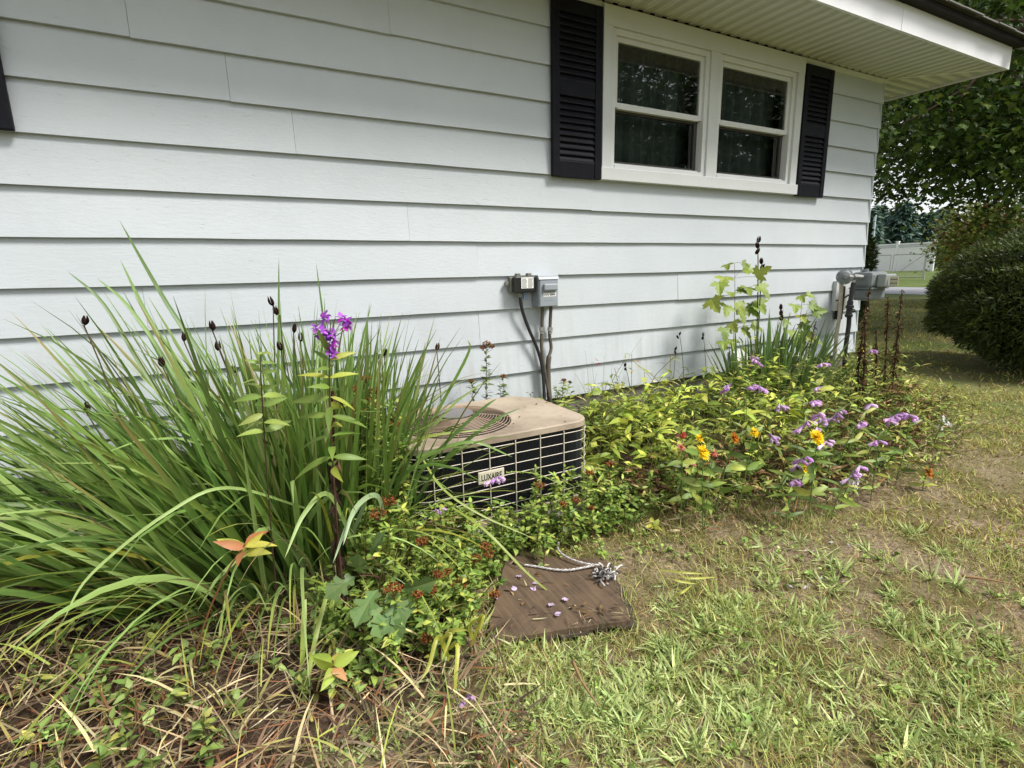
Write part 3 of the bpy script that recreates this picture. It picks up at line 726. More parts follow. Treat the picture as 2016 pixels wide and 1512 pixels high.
part(jb, Geo().lathe((jx0 + .078, 2.826, jz0), (0, 0, -1), [(-.002, .010), (.016, .010), (.018, .008), (.038, .0075), (.040, .004)], 10), 'blue_plug', M['blue'])
# grey disconnect box
a = P3(1058, 541, 2.79); b_ = P3(1097, 600, 2.79); dx0, dx1, dz0, dz1 = jx1 + .012, b_[0] + .002, .882, 1.070
db = thing('disconnect_box', 'grey metal disconnect switch box beside the black electrical box', 'electrical box', ((dx0 + dx1) / 2, WY, dz0))
part(db, Geo().box((dx0, 2.785, dz0), (dx1, WY + .004, dz1)), 'enclosure', M['grey_metal'], .002)
part(db, Geo().prism([(2.775, dz1 - .022), (2.786, dz1 - .004), (2.79, dz1 + .003), (WY + .003, dz1 + .003), (WY + .003, dz1 - .003), (2.789, dz1 - .022)], 0, dx0 - .003, dx1 + .003), 'rain_hood', M['grey_metal'])
part(db, Geo().box((dx0 + .006, 2.779, dz0 + .004), (dx1 - .004, 2.786, dz1 - .024)), 'door', M['grey_metal'], .002)
part(db, Geo().box((dx0 + .024, 2.758, dz0 + .098), (dx1 - .014, 2.779, dz0 + .140)), 'pull_handle', M['grey_metal'], .008)
part(db, Geo().box((dx0 + .028, 2.7782, dz0 + .062), (dx1 - .018, 2.7794, dz0 + .084)), 'warning_label', M['white'])
g = Geo(); xm = (dx0 + dx1) / 2 + .004
for k in range(5): g.box((dx0 + .031 + k * .0078, 2.7776, dz0 + .066 + .003 * (k % 2)), (dx0 + .035 + k * .0078, 2.7783, dz0 + .080 - .005 * ((k + 1) % 2)))
g.add([(xm, 2.7776, dz0 + .073), (xm + .008, 2.7776, dz0 + .064), (xm + .008, 2.7776, dz0 + .082)], t=[(0, 1, 2)])
for k in range(4): g.box((xm + .012 + k * .008, 2.7776, dz0 + .067), (xm + .017 + k * .008, 2.7783, dz0 + .079))
part(db, g, 'print_lines', M['ink'])['kind'] = 'stuff'
g = Geo()
for k in range(9): g.box((dx0 + .036 + k * .0075, 2.7782, dz0 + .038), (dx0 + .041 + k * .0075, 2.7792, dz0 + .043))
part(db, g, 'embossed_line', M['grey_metal'])['kind'] = 'stuff'
# flexible conduits
def cpts(lst): return catmull([at(x, yy, y=dep) for x, yy, dep in lst], 7)
t = thing('black_cable', 'black cable curving down from the black electrical box', 'cable', tuple(at(1073, 785, y=2.78)))
part(t, Geo().tube(cpts([(1024, 584, 2.825), (1028, 610, 2.83), (1040, 645, 2.835), (1056, 682, 2.835), (1066, 715, 2.83), (1070, 750, 2.82), (1072, 790, 2.80), (1073, 825, 2.76)]), .0105, 8), 'sheath', M['black_pipe'], sm=True)
t = thing('electrical_conduit', 'brown conduit under the grey disconnect box, nearer the black cable', 'conduit', tuple(at(1081, 785, y=2.8)), 'conduits under the disconnect box')
part(t, Geo().tube(cpts([(1068, 599, 2.83), (1067, 640, 2.838), (1066, 680, 2.838), (1070, 715, 2.835), (1077, 755, 2.82), (1084, 795, 2.79), (1086, 825, 2.76)]), .0105, 8), 'pipe', M['conduit'], sm=True)
part(t, Geo().lathe(at(1067, 648, y=2.838) , (0, 0, 1), [(-.012, .017), (.012, .017)], 6).lathe(at(1067, 655, y=2.838), (0, 0, 1), [(-.006, .014), (.006, .014)], 8), 'coupling', M['steel'])
t = thing('electrical_conduit', 'brown conduit under the grey disconnect box, farther from the black cable', 'conduit', tuple(at(1085, 785, y=2.8)), 'conduits under the disconnect box')
part(t, Geo().tube(cpts([(1085, 599, 2.83), (1083, 640, 2.838), (1082, 660, 2.838), (1085, 685, 2.838), (1080, 700, 2.83), (1078, 722, 2.828), (1079, 760, 2.82), (1082, 800, 2.80)]), [.0105] * 29 + [.016] * 21, 8), 'pipe', M['conduit'], sm=True) if False else None
pth = cpts([(1085, 599, 2.83), (1083, 640, 2.838), (1082, 660, 2.838), (1085, 685, 2.838), (1081, 702, 2.83), (1079, 722, 2.828), (1080, 760, 2.82), (1083, 800, 2.80), (1084, 825, 2.77)])
rr_ = np.where(np.arange(len(pth)) < len(pth) * .48, .0105, .0165)
part(t, Geo().tube(pth, rr_, 8), 'pipe', M['conduit'], sm=True)
part(t, Geo().lathe(at(1083, 648, y=2.838), (0, 0, 1), [(-.012, .017), (.012, .017)], 6).lathe(at(1083, 655, y=2.838), (0, 0, 1), [(-.006, .014), (.006, .014)], 8), 'coupling', M['steel'])

# white vent hood low on the wall
vc = at(1450, 706, y=WY)
vh = thing('vent_hood', 'small white vent hood low on the siding behind the maple seedling', 'vent', tuple(vc))
part(vh, Geo().prism([(WY + .004, vc[2] - .06), (WY + .004, vc[2] + .06), (WY - .03, vc[2] + .06), (WY - .09, vc[2] - .03), (WY - .09, vc[2] - .05), (WY - .02, vc[2] - .05)], 0, vc[0] - .07, vc[0] + .07), 'hood', M['vinyl'], .004)
part(vh, Geo().box((vc[0] - .085, WY - .008, vc[2] - .075), (vc[0] + .085, WY + .006, vc[2] + .075)), 'flange', M['vinyl'], .003)

# ------------------------------------------------------------------ gas meter
mc = np.array([5.0, 2.64, .80])
gm = thing('gas_meter', 'grey metal gas meter with regulator and black riser at the house corner', 'gas meter', (mc[0], mc[1], 0.05))
mx0, mx1, my0, my1 = mc[0] - .13, mc[0] + .13, 2.55, 2.73
part(gm, Geo().box((mx0 + .008, my0 + .006, .790), (mx1 - .008, my1 - .006, .895)), 'lower_case', M['meter_grey'], .025)
part(gm, Geo().box((mx0, my0, .897), (mx1, my1, 1.035)), 'upper_case', M['meter_grey'], .030)
part(gm, Geo().box((mx0 - .006, my0 - .006, .888), (mx1 + .006, my1 + .006, .902)), 'case_flange', M['meter_grey'], .003)
ib = part(gm, Geo().box((mx0 + .06, my0 - .075, .905), (mx1 - .03, my0, 1.015)), 'index_box', mat('index_plastic', (.30, .32, .31), .35, .5, noise=(9, .4, (.2, .22, .21))), .012)
ip = part(gm, Geo().box((mx0 + .10, my0 - .150, .915), (mx0 + .106, my0 - .085, .995)), 'index_plate', M['beige'], .003)
g = Geo()
for k in range(2):
    for q_ in range(4): g.box((mx0 + .0985, my0 - .143 + q_ * .013, .935 + k * .03), (mx0 + .0998, my0 - .134 + q_ * .013, .942 + k * .03))
part(gm, g, 'print_lines', M['ink'])['kind'] = 'stuff'
for xx in (mx0 + .05, mx1 - .05): part(gm, Geo().lathe((xx, 2.64, 1.03), (0, 0, 1), [(0, .026), (.018, .026), (.02, .02), (.03, .02)], 10), 'swivel_nut', M['meter_grey'])
rc = at(1663, 545, y=2.70)
part(gm, Geo().lathe(rc, nrm(np.array([-.75, -.66, 0])), [(-.035, .035), (-.012, .055), (-.008, .066), (.008, .066), (.012, .055), (.022, .040), (.026, .022), (.050, .020), (.052, .012)], 18), 'regulator', M['meter_grey'], sm=False)
rn = nrm(np.array([-.75, -.66, 0])); ra_ = nrm(np.cross(rn, [0, 0, 1.0])); rb2 = np.cross(ra_, rn)
for k in range(8): part(gm, Geo().lathe(rc + (math.cos(k * .785) * ra_ + math.sin(k * .785) * rb2) * .060 + rn * .008, rn, [(0, .006), (.005, .006)], 6), 'bolt', M['steel'])
part(gm, Geo().tube([rc + [.0, -.03, .0], rc + [.10, -.05, .0], (mx0 + .04, 2.62, rc[2] - .01)], .018, 10), 'inlet_pipe', M['steel'])
part(gm, Geo().lathe(rc + np.array([.07, -.045, -.002]), (1, -.2, 0), [(-.02, .027), (.02, .027)], 6), 'union_nut', M['meter_grey'])
r1 = at(1673, 598, y=2.66)
part(gm, Geo().tube([(r1[0] + .02, r1[1], rc[2] - .05), (r1[0] + .01, r1[1], .85), r1, at(1671, 640, y=2.66), at(1664, 690, y=2.66), at(1662, 730, y=2.66)], .019, 10), 'riser_pipe', M['black_pipe'])
vp = at(1672, 612, y=2.66)
part(gm, Geo().lathe(vp, (0, 0, 1), [(-.055, .026), (-.045, .031), (-.03, .031), (-.026, .024), (.02, .024), (.024, .032), (.045, .032), (.05, .024), (.085, .024)], 10).lathe(vp, (.9, -.4, 0), [(0, .018), (.045, .016), (.05, .012)], 8), 'shutoff_valve', M['black_pipe'])
part(gm, Geo().tube([(r1[0] + .018, r1[1] - .0, .80), (r1[0] + .02, r1[1], .98)], .015, 8), 'riser_sleeve', M['steel'])
wp_ = at(1656, 575, y=2.74)
part(gm, Geo().tube([rc + [-.005, .02, -.04], wp_, at(1653, 620, y=2.74), at(1647, 660, y=2.74), at(1641, 720, y=2.74)], .017, 8), 'service_pipe', M['beige_pipe'])
part(gm, Geo().tube([at(1646, 592, y=2.80), at(1660, 588, y=2.74), at(1672, 580, y=2.66)], .007, 6), 'vent_tube', M['black_pipe'])
# white mounting block with dark pipe stub
ba = at(1642, 553, y=WY); bb = at(1668, 605, y=WY)
mb = thing('meter_mounting_block', 'white mounting block on the siding behind the gas meter', 'mounting block', (ba[0], WY, bb[2]))
part(mb, Geo().box((ba[0], WY - .03, bb[2] - .02), (ba[0] + .05, WY + .006, ba[2])).box((ba[0] + .13, WY - .03, bb[2] - .02), (ba[0] + .2, WY + .006, ba[2])).box((ba[0] + .05, WY - .03, ba[2] - .05), (ba[0] + .13, WY + .006, ba[2])), 'block', M['trim'], .003)
part(mb, Geo().box((ba[0] + .055, WY - .045, bb[2] - .10), (ba[0] + .115, WY - .002, ba[2] - .055)), 'bracket', M['black_pipe'], .003)

# ------------------------------------------------------------------ wood board, rope, ash, petals
zb = .03
c4 = [at(955, 1262, z=zb), at(1242, 1213, z=zb), at(1195, 1095, z=zb), at(1000, 1085, z=zb)]
c4 = [np.array(p) for p in c4]
def wood_material():
    m = mat('weathered_plywood', (.125, .084, .052), .8, .25, noise=(6, .95, (.042, .030, .022)))
    n = m.node_tree.nodes; l = m.node_tree.links; b = n['Principled BSDF']; tc = n.new('ShaderNodeTexCoord'); mp = n.new('ShaderNodeMapping'); mp.inputs['Rotation'].default_value = (0, 0, R(-32)); mp.inputs['Scale'].default_value = (45, 3, 3)
    nz = n.new('ShaderNodeTexNoise'); nz.inputs['Scale'].default_value = 2.0; nz.inputs['Detail'].default_value = 8; l.new(tc.outputs['Object'], mp.inputs[0]); l.new(mp.outputs[0], nz.inputs[0])
    mr = n.new('ShaderNodeMapRange'); mr.inputs[1].default_value = .4; mr.inputs[2].default_value = .7; mr.inputs[4].default_value = .5; l.new(nz.outputs[0], mr.inputs[0])
    src = b.inputs['Base Color'].links[0].from_socket; mx = n.new('ShaderNodeMix'); mx.data_type = 'RGBA'; l.new(mr.outputs[0], mx.inputs[0]); l.new(src, mx.inputs[6]); mx.inputs[7].default_value = (.185, .13, .08, 1); l.new(mx.outputs[2], b.inputs['Base Color'])
    bp = n.new('ShaderNodeBump'); bp.inputs['Strength'].default_value = .5; bp.inputs['Distance'].default_value = .004; l.new(nz.outputs[0], bp.inputs['Height']); l.new(bp.outputs[0], b.inputs['Normal'])
    return m
M['wood'] = wood_material()
def plate(corners, z0, z1, wob=.006, n=9, seed=1):
    r_ = np.random.default_rng(seed); pts = []
    for k in range(4):
        a, b = corners[k][:2], corners[(k + 1) % 4][:2]
        for t in range(n): pts.append(a + (b - a) * t / n + r_.normal(0, wob, 2) * (t > 0))
    cen = np.mean([p[:2] for p in corners], axis=0); m = len(pts); P = np.array(pts)
    mid = cen + (P - cen) * .5
    hh = lambda q, b: b + .006 * np.sin(q[:, 0] * 9 + 1) + .004 * np.sin(q[:, 1] * 14)
    v = np.vstack([np.hstack([P, hh(P, z0)[:, None]]), np.hstack([P, hh(P, z1)[:, None]]), np.hstack([mid, (hh(mid, z1) + .003)[:, None]]), [[*cen, z1 + .004]]])
    q = []
    t = []
    for k in range(m):
        k2 = (k + 1) % m; q += [(k, k2, m + k2, m + k), (m + k, m + k2, 2 * m + k2, 2 * m + k)]; t.append((2 * m + k, 2 * m + k2, 3 * m))
    return Geo().add(v, q=q, t=t)
bo = plate(c4, .004, .020, wob=.004).build('wood_board', M['wood']); tag(bo, 'weathered brown plywood board lying flat in front of the air conditioner', 'board')
c5 = [p + np.array([.015, -.012, 0]) for p in c4]; c5[0] = c5[0] + (c5[1] - c5[0]) * .35
bo2 = plate(c5, -.006, .003, seed=4, wob=.01).build('wood_board', mat('dark_wet_wood', (.055, .042, .034), .7, .3, noise=(12, .6, (.1, .075, .055)))); tag(bo2, 'darker board peeking out under the flat plywood board', 'board')
# braided rope: bead-like twists along a path
def rope(pts, rad, label, dens=.008):
    pth = catmull(pts, 14); d = np.concatenate([[0], np.cumsum(np.linalg.norm(np.diff(pth, axis=0), axis=1))]); n = int(d[-1] / dens)
    root = thing('rope', label, 'rope', tuple(pth[0]), 'rope pieces on the plywood board')
    s_ = np.linspace(0, d[-1], n * 5); pc_ = np.stack([np.interp(s_, d, pth[:, k]) for k in range(3)], 1); T = nrm(np.gradient(pc_, axis=0)); A = nrm(np.cross(T, [0, 0, 1.0])); B = np.cross(A, T)
    for ph, cl in ((0, (.62, .60, .58)), (math.pi, (.5, .48, .46)), (math.pi / 2, (.30, .28, .26))):
        an_ = s_ / dens * math.pi * .55 + ph; off = (np.cos(an_)[:, None] * A + np.sin(an_)[:, None] * B) * rad * .6
        part(root, Geo().tube(pc_ + off, rad * .62, 5, col=cl), 'strand', mat('rope_strand', cl, .9, .1))
    return root
rope([at(x, y, z=.036) for x, y in ((1100, 1068), (1098, 1080), (1108, 1092), (1130, 1103), (1155, 1110), (1180, 1113))], .0036, 'pale twisted rope curling off the back of the plywood board')
rope([at(x, y, z=.034) for x, y in ((1033, 1112), (1060, 1116), (1090, 1121), (1120, 1122), (1150, 1117), (1178, 1112), (1190, 1118))], .0036, 'pale twisted rope lying straight across the plywood board')
g = Geo(); ctr = at(1193, 1130, z=.034)
gl = thing('frayed_rope_end', 'clump of frayed black and white rope end on the board corner', 'rope end', tuple(ctr))
rr = np.random.default_rng(8)
for k in range(70):
    p0 = ctr + rr.normal(0, 1, 3) * [.022, .016, .006]; p2 = p0 + rr.normal(0, 1, 3) * [.014, .012, .006]; p2[2] = max(p2[2], .028); p1 = .5 * (p0 + p2) + rr.normal(0, .006, 3) + [0, 0, .008]
    cl = [(.55, .54, .52), (.06, .055, .05), (.28, .26, .25)][k % 3]; g.tube(bez(p0, p1, p2, 6), .0032, 4, col=cl)
part(gl, g, 'fibre', mat('rope_fibre', attr=True, rough=.9, spec=.1))
# fallen petals on the board
for k, (x, y) in enumerate([(1018, 1160), (1022, 1132), (1048, 1149), (1052, 1163), (1083, 1188), (1116, 1178), (1092, 1209), (977, 1175)]):
    p = at(x, y, z=.031); a = rr.uniform(0, 6.28)
    g = Geo(); n_ = 3; dd = np.stack([np.cos(a + np.array([-.5, 0, .5])), np.sin(a + np.array([-.5, 0, .5])), np.full(3, .12)], 1)
    leaves(g, np.tile(p, (3, 1)), dd, .022, .011, np.tile(np.array([[.62, .50, .66]]), (3, 1)), prof=OVATE, curl=-.1)
    tag(g.build('fallen_petal', M['petal']), 'pale lilac fallen flower lying on the plywood board', 'petal', 'fallen flowers on the plywood board')

# ------------------------------------------------------------------ plants: helpers
def hz(az, el): return np.stack([np.cos(az) * np.cos(el), np.sin(az) * np.cos(el), np.sin(el)], -1)
def U(a, b, n=None): return rng.uniform(a, b, n)
def stem_path(base, top, sag=.0, n=7):
    base = np.asarray(base, float); top = np.asarray(top, float); mid = .5 * (base + top); mid = mid + np.array([*(rng.normal(0, .02, 2)), .12 * np.linalg.norm(top - base) + sag])
    mid[:2] = .65 * base[:2] + .35 * top[:2] + rng.normal(0, .01, 2)
    return bez(base, mid, top, n)
def foot(p, dx=0.0, dy=0.0):
    x, y = p[0] + dx, min(p[1] + dy, WY - .03); return np.array([x, y, float(gz(x, y)) - .01])
GR = dict(iris=c(118, 154, 72), iris_d=c(84, 120, 52), iris_l=c(158, 186, 108), yel=c(178, 180, 70), straw=c(178, 160, 118), brown=c(96, 70, 52), lime=c(150, 168, 72), mid=c(92, 122, 54), deep=c(52, 78, 36), bright=c(124, 152, 66))

# ------------------------------------------------------------------ big iris clump on the left
NB = 980
ra = U(0, 2 * np.pi, NB); rr2 = np.sqrt(U(0, 1, NB))
bx = .02 + .52 * rr2 * np.cos(ra); by = 2.17 + .36 * rr2 * np.sin(ra)
bx[660:] = U(.05, .60, 320); by[660:] = 1.92 + U(0, .5, 320)
base = np.stack([bx, by, gz(bx, by) - .01], 1)
ox = (bx - .12) / .55; oy = (by - 2.2) / .40
vx_ = -.18 + .58 * ox + rng.normal(0, .15, NB); vy_ = .30 * oy + rng.normal(0, .12, NB) - .04
vx_ = np.where(bx > .25, np.clip(vx_ * .6, -.3, .36), vx_)
tilt = np.arctan(np.hypot(vx_, vy_)); az = np.arctan2(vy_, vx_)
L = U(.58, 1.0, NB) * np.where(bx < .1, 1.10, 1.0); W = U(.011, .028, NB)
bend = np.abs(rng.normal(.16, .22, NB)) + np.where(tilt > .7, .28, 0); strong = rng.random(NB) < .15; bend[strong] += U(.7, 1.5, strong.sum())
# tips must stay in front of the wall
tip_y = by + L * np.sin(tilt + bend * .4) * np.sin(az); tilt = np.where(tip_y > WY - .06, tilt * .25, tilt); az = np.where(tip_y > WY - .06, az + .6, az)
col = pick(NB, (GR['iris'], 5), (GR['iris_d'], 2.4), (GR['iris_l'], 2.6), (GR['bright'], 2.2), (GR['yel'], .2), (GR['straw'], .15), var=.15)
tipc = np.where(rng.random((NB, 1)) < .12, c(150, 130, 80), col * .92)
tw = U(-1.25, 1.25, NB)
clump = thing('iris_clump', 'large clump of long green iris leaves leaning over beside the air conditioner', 'iris plant', (.02, 2.1, 0))
V, F, CC, Q = blades(base, az, tilt, bend, L, W, col, seg=8, fold=.22, tipcol=tipc, twist=tw)
# outer leaves arching over the front and down to the ground
NA = 150
ra = U(R(195), R(355), NA); bx = .03 + U(.8, 1.05, NA) * .50 * np.cos(ra); by = 2.12 + U(.8, 1.05, NA) * .34 * np.sin(ra)
base2 = np.stack([bx, by, gz(bx, by) - .01], 1); az2 = ra + rng.normal(0, .4, NA) - np.where(bx < .2, .35, 0)
col2 = pick(NA, (GR['iris_l'], 4), (GR['iris'], 3), (GR['lime'], 2), (GR['yel'], 1.4), (GR['straw'], 1.4), (c(120, 92, 62), .6), (c(160, 180, 130), 1.0), var=.12)
V2, F2, CC2, Q2 = blades(base2, az2, U(.25, .75, NA), U(.8, 1.9, NA), U(.40, .85, NA), U(.006, .014, NA), col2, seg=11, fold=.22, pw=1.3, tipcol=np.where(rng.random((NA, 1)) < .4, GR['yel'], col2), twist=U(-.5, .5, NA))
allb = [(V[k], F, CC[k]) for k in range(NB)] + [(V2[k], F2, CC2[k]) for k in range(NA)]
# a few single leaves that stand out: traced as real arcs in space
def arc_blade(pts, wd, col, n=6):
    pth = catmull(pts, n); k = len(pth); T = nrm(np.gradient(pth, axis=0)); sd = nrm(np.cross(T, np.array([.2, -.85, .5]))); nn_ = np.cross(T, sd)
    t = np.linspace(0, 1, k); pr = np.minimum(1, .7 + 1.2 * t) * (1 - t ** 3) ** .7; hw = .5 * wd * pr[:, None]
    v = np.stack([pth - sd * hw, pth + nn_ * hw * .25, pth + sd * hw], 1).reshape(-1, 3); ii, jj = np.meshgrid(np.arange(k - 1), np.arange(2), indexing='ij')
    f = np.stack([ii * 3 + jj, ii * 3 + jj + 1, (ii + 1) * 3 + jj + 1, (ii + 1) * 3 + jj], -1).reshape(-1, 4)
    cc_ = np.tile(col, (len(v), 1)); cc_[1::3] *= .88; return v, f, cc_
def A(lst): return [at(x, y, y=d) for x, y, d in lst]
heroes = [([(480, 960, 2.15), (430, 760, 2.3), (330, 600, 2.45), (234, 432, 2.5)], .021, GR['iris_d']), ([(450, 960, 2.2), (370, 760, 2.35), (290, 620, 2.45), (236, 510, 2.5)], .018, GR['iris']),
          ([(400, 900, 2.2), (290, 740, 2.35), (205, 600, 2.45), (132, 533, 2.5)], .015, GR['iris_d']), ([(420, 880, 2.2), (320, 700, 2.35), (250, 600, 2.45), (190, 547, 2.5)], .015, GR['iris']),
          ([(540, 900, 2.2), (548, 700, 2.35), (549, 505, 2.4)], .012, GR['iris_d']), ([(650, 800, 2.2), (640, 660, 2.3), (622, 515, 2.35)], .011, GR['iris_d']),
          ([(780, 960, 2.2), (850, 830, 2.15), (920, 700, 2.1), (908, 640, 2.12)][:3] + [(921, 668, 2.08)], .016, GR['iris']),
          ([(780, 1000, 1.95), (880, 900, 1.86), (970, 830, 1.80), (1025, 803, 1.80)], .016, GR['iris_d']), ([(770, 1000, 1.9), (870, 880, 1.82), (950, 805, 1.78), (978, 785, 1.78)], .014, GR['iris_d']),
          ([(600, 1000, 1.75), (450, 960, 1.62), (330, 1010, 1.55), (180, 1130, 1.48), (120, 1230, 1.42)], .009, GR['iris_l']), ([(690, 1060, 1.7), (720, 985, 1.6), (690, 1020, 1.5), (655, 1110, 1.42)], .016, c(160, 184, 140)),
          ([(760, 1060, 1.7), (745, 978, 1.6), (700, 1000, 1.5), (675, 1075, 1.42)], .017, c(160, 184, 140)), ([(700, 1080, 1.7), (650, 975, 1.58), (600, 1010, 1.5), (560, 1100, 1.42)], .015, GR['iris_l']),
          ([(600, 1180, 1.5), (597, 1260, 1.42), (590, 1400, 1.34)], .016, GR['lime']), ([(650, 1150, 1.5), (625, 1240, 1.40), (598, 1380, 1.30), (590, 1470, 1.28)], .013, GR['lime']),
          ([(830, 900, 1.85), (870, 960, 1.72), (940, 1010, 1.62), (1050, 1060, 1.52)], .010, GR['lime']), ([(860, 980, 1.75), (950, 1040, 1.55), (1040, 1130, 1.42), (1105, 1185, 1.36)], .010, GR['lime']),
          ([(820, 900, 1.86), (925, 870, 1.78), (1010, 900, 1.74)], .013, GR['iris']), ([(760, 900, 1.95), (840, 860, 1.84), (960, 845, 1.80), (900, 880, 1.78)][:3], .012, GR['lime'])]
for pts, wd, cl in heroes: allb.append(arc_blade(A(pts), wd, cl))
def tip_size(v): return -np.linalg.norm(v.mean(0) - CAM) + .5 * (v[:, 2].max())
order = sorted(range(len(allb)), key=lambda k: -tip_size(allb[k][0]) - (5 if k >= NB else 0))
for k in order[:300]:
    v, f, cc_ = allb[k]; part(clump, Geo().add(v, q=f, col=cc_), 'leaf', M['blade'], sm=True)
g = Geo()
for k in order[300:]: v, f, cc_ = allb[k]; g.add(v, q=f, col=cc_)
o = part(clump, g, 'inner_leaves', M['blade'], sm=True); o['kind'] = 'stuff'
# dark split seed pods on stalks
def pod_stalk(px, py, dep, root, r=.0032, pods=2, sz=1.0):
    tp = at(px, py, y=dep); b = foot(np.array([tp[0] + (.12 if tp[0] < 0 else rng.normal(0, .04)), dep - .05, 0])); pth = stem_path(b, tp)
    st = part(root, Geo().tube(pth, np.linspace(r * 1.2, r * .7, len(pth)), 5, col=np.linspace(0, 1, len(pth))[:, None] * c(58, 40, 28) + np.linspace(1, 0, len(pth))[:, None] * GR['mid']), 'seed_stalk', M['stem'], sm=True)
    for k in range(pods):
        g = Geo(); p0 = tp + np.array([rng.normal(0, .004), rng.normal(0, .004), -.035 * k * sz]); d = nrm(np.array([rng.normal(0, .25), rng.normal(0, .25), 1.0])); ln = .042 * sz
        for j in range(3):
            a = j * 2.09 + rng.random(); side = nrm(np.array([math.cos(a), math.sin(a), 0.0]))
            s0 = np.linspace(0, 1, 6)[:, None]; mid = p0 + d * ln * s0 + side * (.008 * sz * np.sin(np.pi * s0 ** .7) + .006 * sz * s0 ** 3)
            g.tube(mid, .0048 * sz * np.array([.5, .95, 1.15, 1, .6, .12]), 5, col=c(44, 28, 24) * math.exp(rng.normal(0, .25)))
        pd = part(root, g, 'seed_pod', M['dry'], sm=True)
for x, y in ((165, 640), (320, 722), (362, 672), (418, 650), (432, 690), (465, 735), (538, 602), (551, 620), (578, 655), (592, 672), (554, 690), (744, 710), (757, 700), (860, 690), (170, 812)):
    pod_stalk(x, y, U(2.15, 2.4), clump, pods=1, sz=.9)

# ------------------------------------------------------------------ leafy stems
def leaf_parts(root, base, d, L, W, col, prof=LANCE, fold=.25, curl=.3, m='leaf', name='leaf', face=.6):
    for k in range(len(base)):
        g = Geo(); leaves(g, base[k:k + 1], d[k:k + 1], L[k:k + 1], W[k:k + 1], col[k:k + 1], prof=prof, seg=6, fold=fold, curl=curl, face=face); part(root, g, name, M[m], sm=True)
def stem_plant(name, label, cat, base, top, nodes, Lr, asp, cols, prof=LANCE, el=(.1, .6), r=.003, t0=.25, per=2, curl=.35, group=None, separate=True, stemcol=None, taper=True):
    root = thing(name, label, cat, tuple(base), group); pth = stem_path(base, top, n=12)
    part(root, Geo().tube(pth, np.linspace(r, r * .5, 12), 5, col=GR['mid'] if stemcol is None else stemcol), 'stem', M['stem'], sm=True)
    bs, ds, Ls = [], [], []; a = U(0, 6.28)
    for k in range(nodes):
        t = t0 + (1 - t0) * (k / max(1, nodes - 1)); p = np.array([np.interp(t * 11, np.arange(12), pth[:, i]) for i in range(3)]); a += 1.57 if per == 2 else 2.4
        for j in range(per):
            aa = a + j * np.pi * 2 / per + rng.normal(0, .25); bs.append(p); ds.append(hz(np.array(aa), np.array(U(*el) + .7 * max(0, t - .8) / .2 * .6)))
            Ls.append(U(*Lr) * (1 if not taper else (.7 + .6 * math.sin(math.pi * min(1, t + .05)))))
    bs, ds, Ls = np.array(bs), np.array(ds), np.array(Ls); cl = pick(len(bs), *cols)
    if separate: leaf_parts(root, bs, ds, Ls, Ls * asp, cl, prof, curl=curl)
    else:
        g = Geo(); leaves(g, bs, ds, Ls, Ls * asp, cl, prof=prof, seg=4, curl=curl); part(root, g, 'leaves', M['leaf'], sm=True)['kind'] = 'stuff'
    return root, pth
# tall phlox with purple flowers in front of the irises
def phlox_head(root, cen, offs, cols, r=.015):
    for (dx, dy, dz) in offs:
        p = np.asarray(cen) + [dx, dy, dz]; g = Geo(); n_ = nrm(np.array([rng.normal(0, .5), -.8, rng.normal(.25, .4)])); A_ = nrm(np.cross(n_, [0, 0, 1.0])); B_ = np.cross(A_, n_); a0 = U(0, 6)
        dd = np.array([math.cos(a0 + k * 1.257) * A_ + math.sin(a0 + k * 1.257) * B_ + n_ * .15 for k in range(5)])
        leaves(g, np.tile(p, (5, 1)), dd, r, r * .95, pick(5, *cols, var=.1), prof=OVATE, seg=3, fold=.1, curl=.1, roll=np.full(5, math.atan2(0, 1)) + rng.normal(0, .2, 5))
        g.tube([p - n_ * .014, p - n_ * .004], [.001, .002], 4, col=c(120, 60, 130)); part(root, g, 'flower', M['petal'])
dep = 1.55
b0 = foot(at(655, 960, y=dep)); tp = at(648, 690, y=dep)
ph, pth = stem_plant('phlox_plant', 'tall phlox with purple flower cluster and yellowing leaves before the irises', 'flower', b0, tp, 13, (.07, .115), .23, ((c(110, 138, 58), 3), (c(168, 176, 70), 2.5), (c(90, 120, 50), 1)), t0=.55, curl=.4, el=(-.35, .3), stemcol=c(70, 52, 40), r=.004)
fc = at(648, 648, y=dep)
phlox_head(ph, fc, [(-.035, 0, .006), (-.02, -.01, .0), (-.03, .01, -.014), (-.008, 0, -.02), (.004, -.01, -.012), (-.012, 0, -.036), (.0, -.01, -.045), (-.004, 0, -.06), (.006, 0, -.07), (.05, 0, .02), (.04, -.01, .005), (.055, 0, .008), (.035, 0, .03), (-.012, 0, .03), (-.005, .01, .04), (.012, -.008, -.03)], ((c(158, 84, 190), 3), (c(184, 106, 206), 2), (c(170, 50, 168), 1.5)), r=.020)
g = Geo()
for k in range(16): p1 = fc + rng.normal(0, 1, 3) * [.02, .015, .012] + [.012, 0, .015]; g.tube([fc + [.0, 0, -.03], p1], .0011, 4, col=c(96, 92, 50))
part(ph, g, 'flower_stalks', M['stem'])
# second phlox without flowers
tp = at(512, 700, y=1.62); stem_plant('phlox_plant', 'green phlox without flowers in the middle of the irises', 'flower', foot(at(520, 1000, y=1.66)), tp, 10, (.055, .09), .30, ((c(122, 152, 72), 3), (c(146, 168, 82), 2)), t0=.70, curl=.45, el=(-.2, .4), stemcol=c(66, 46, 36))
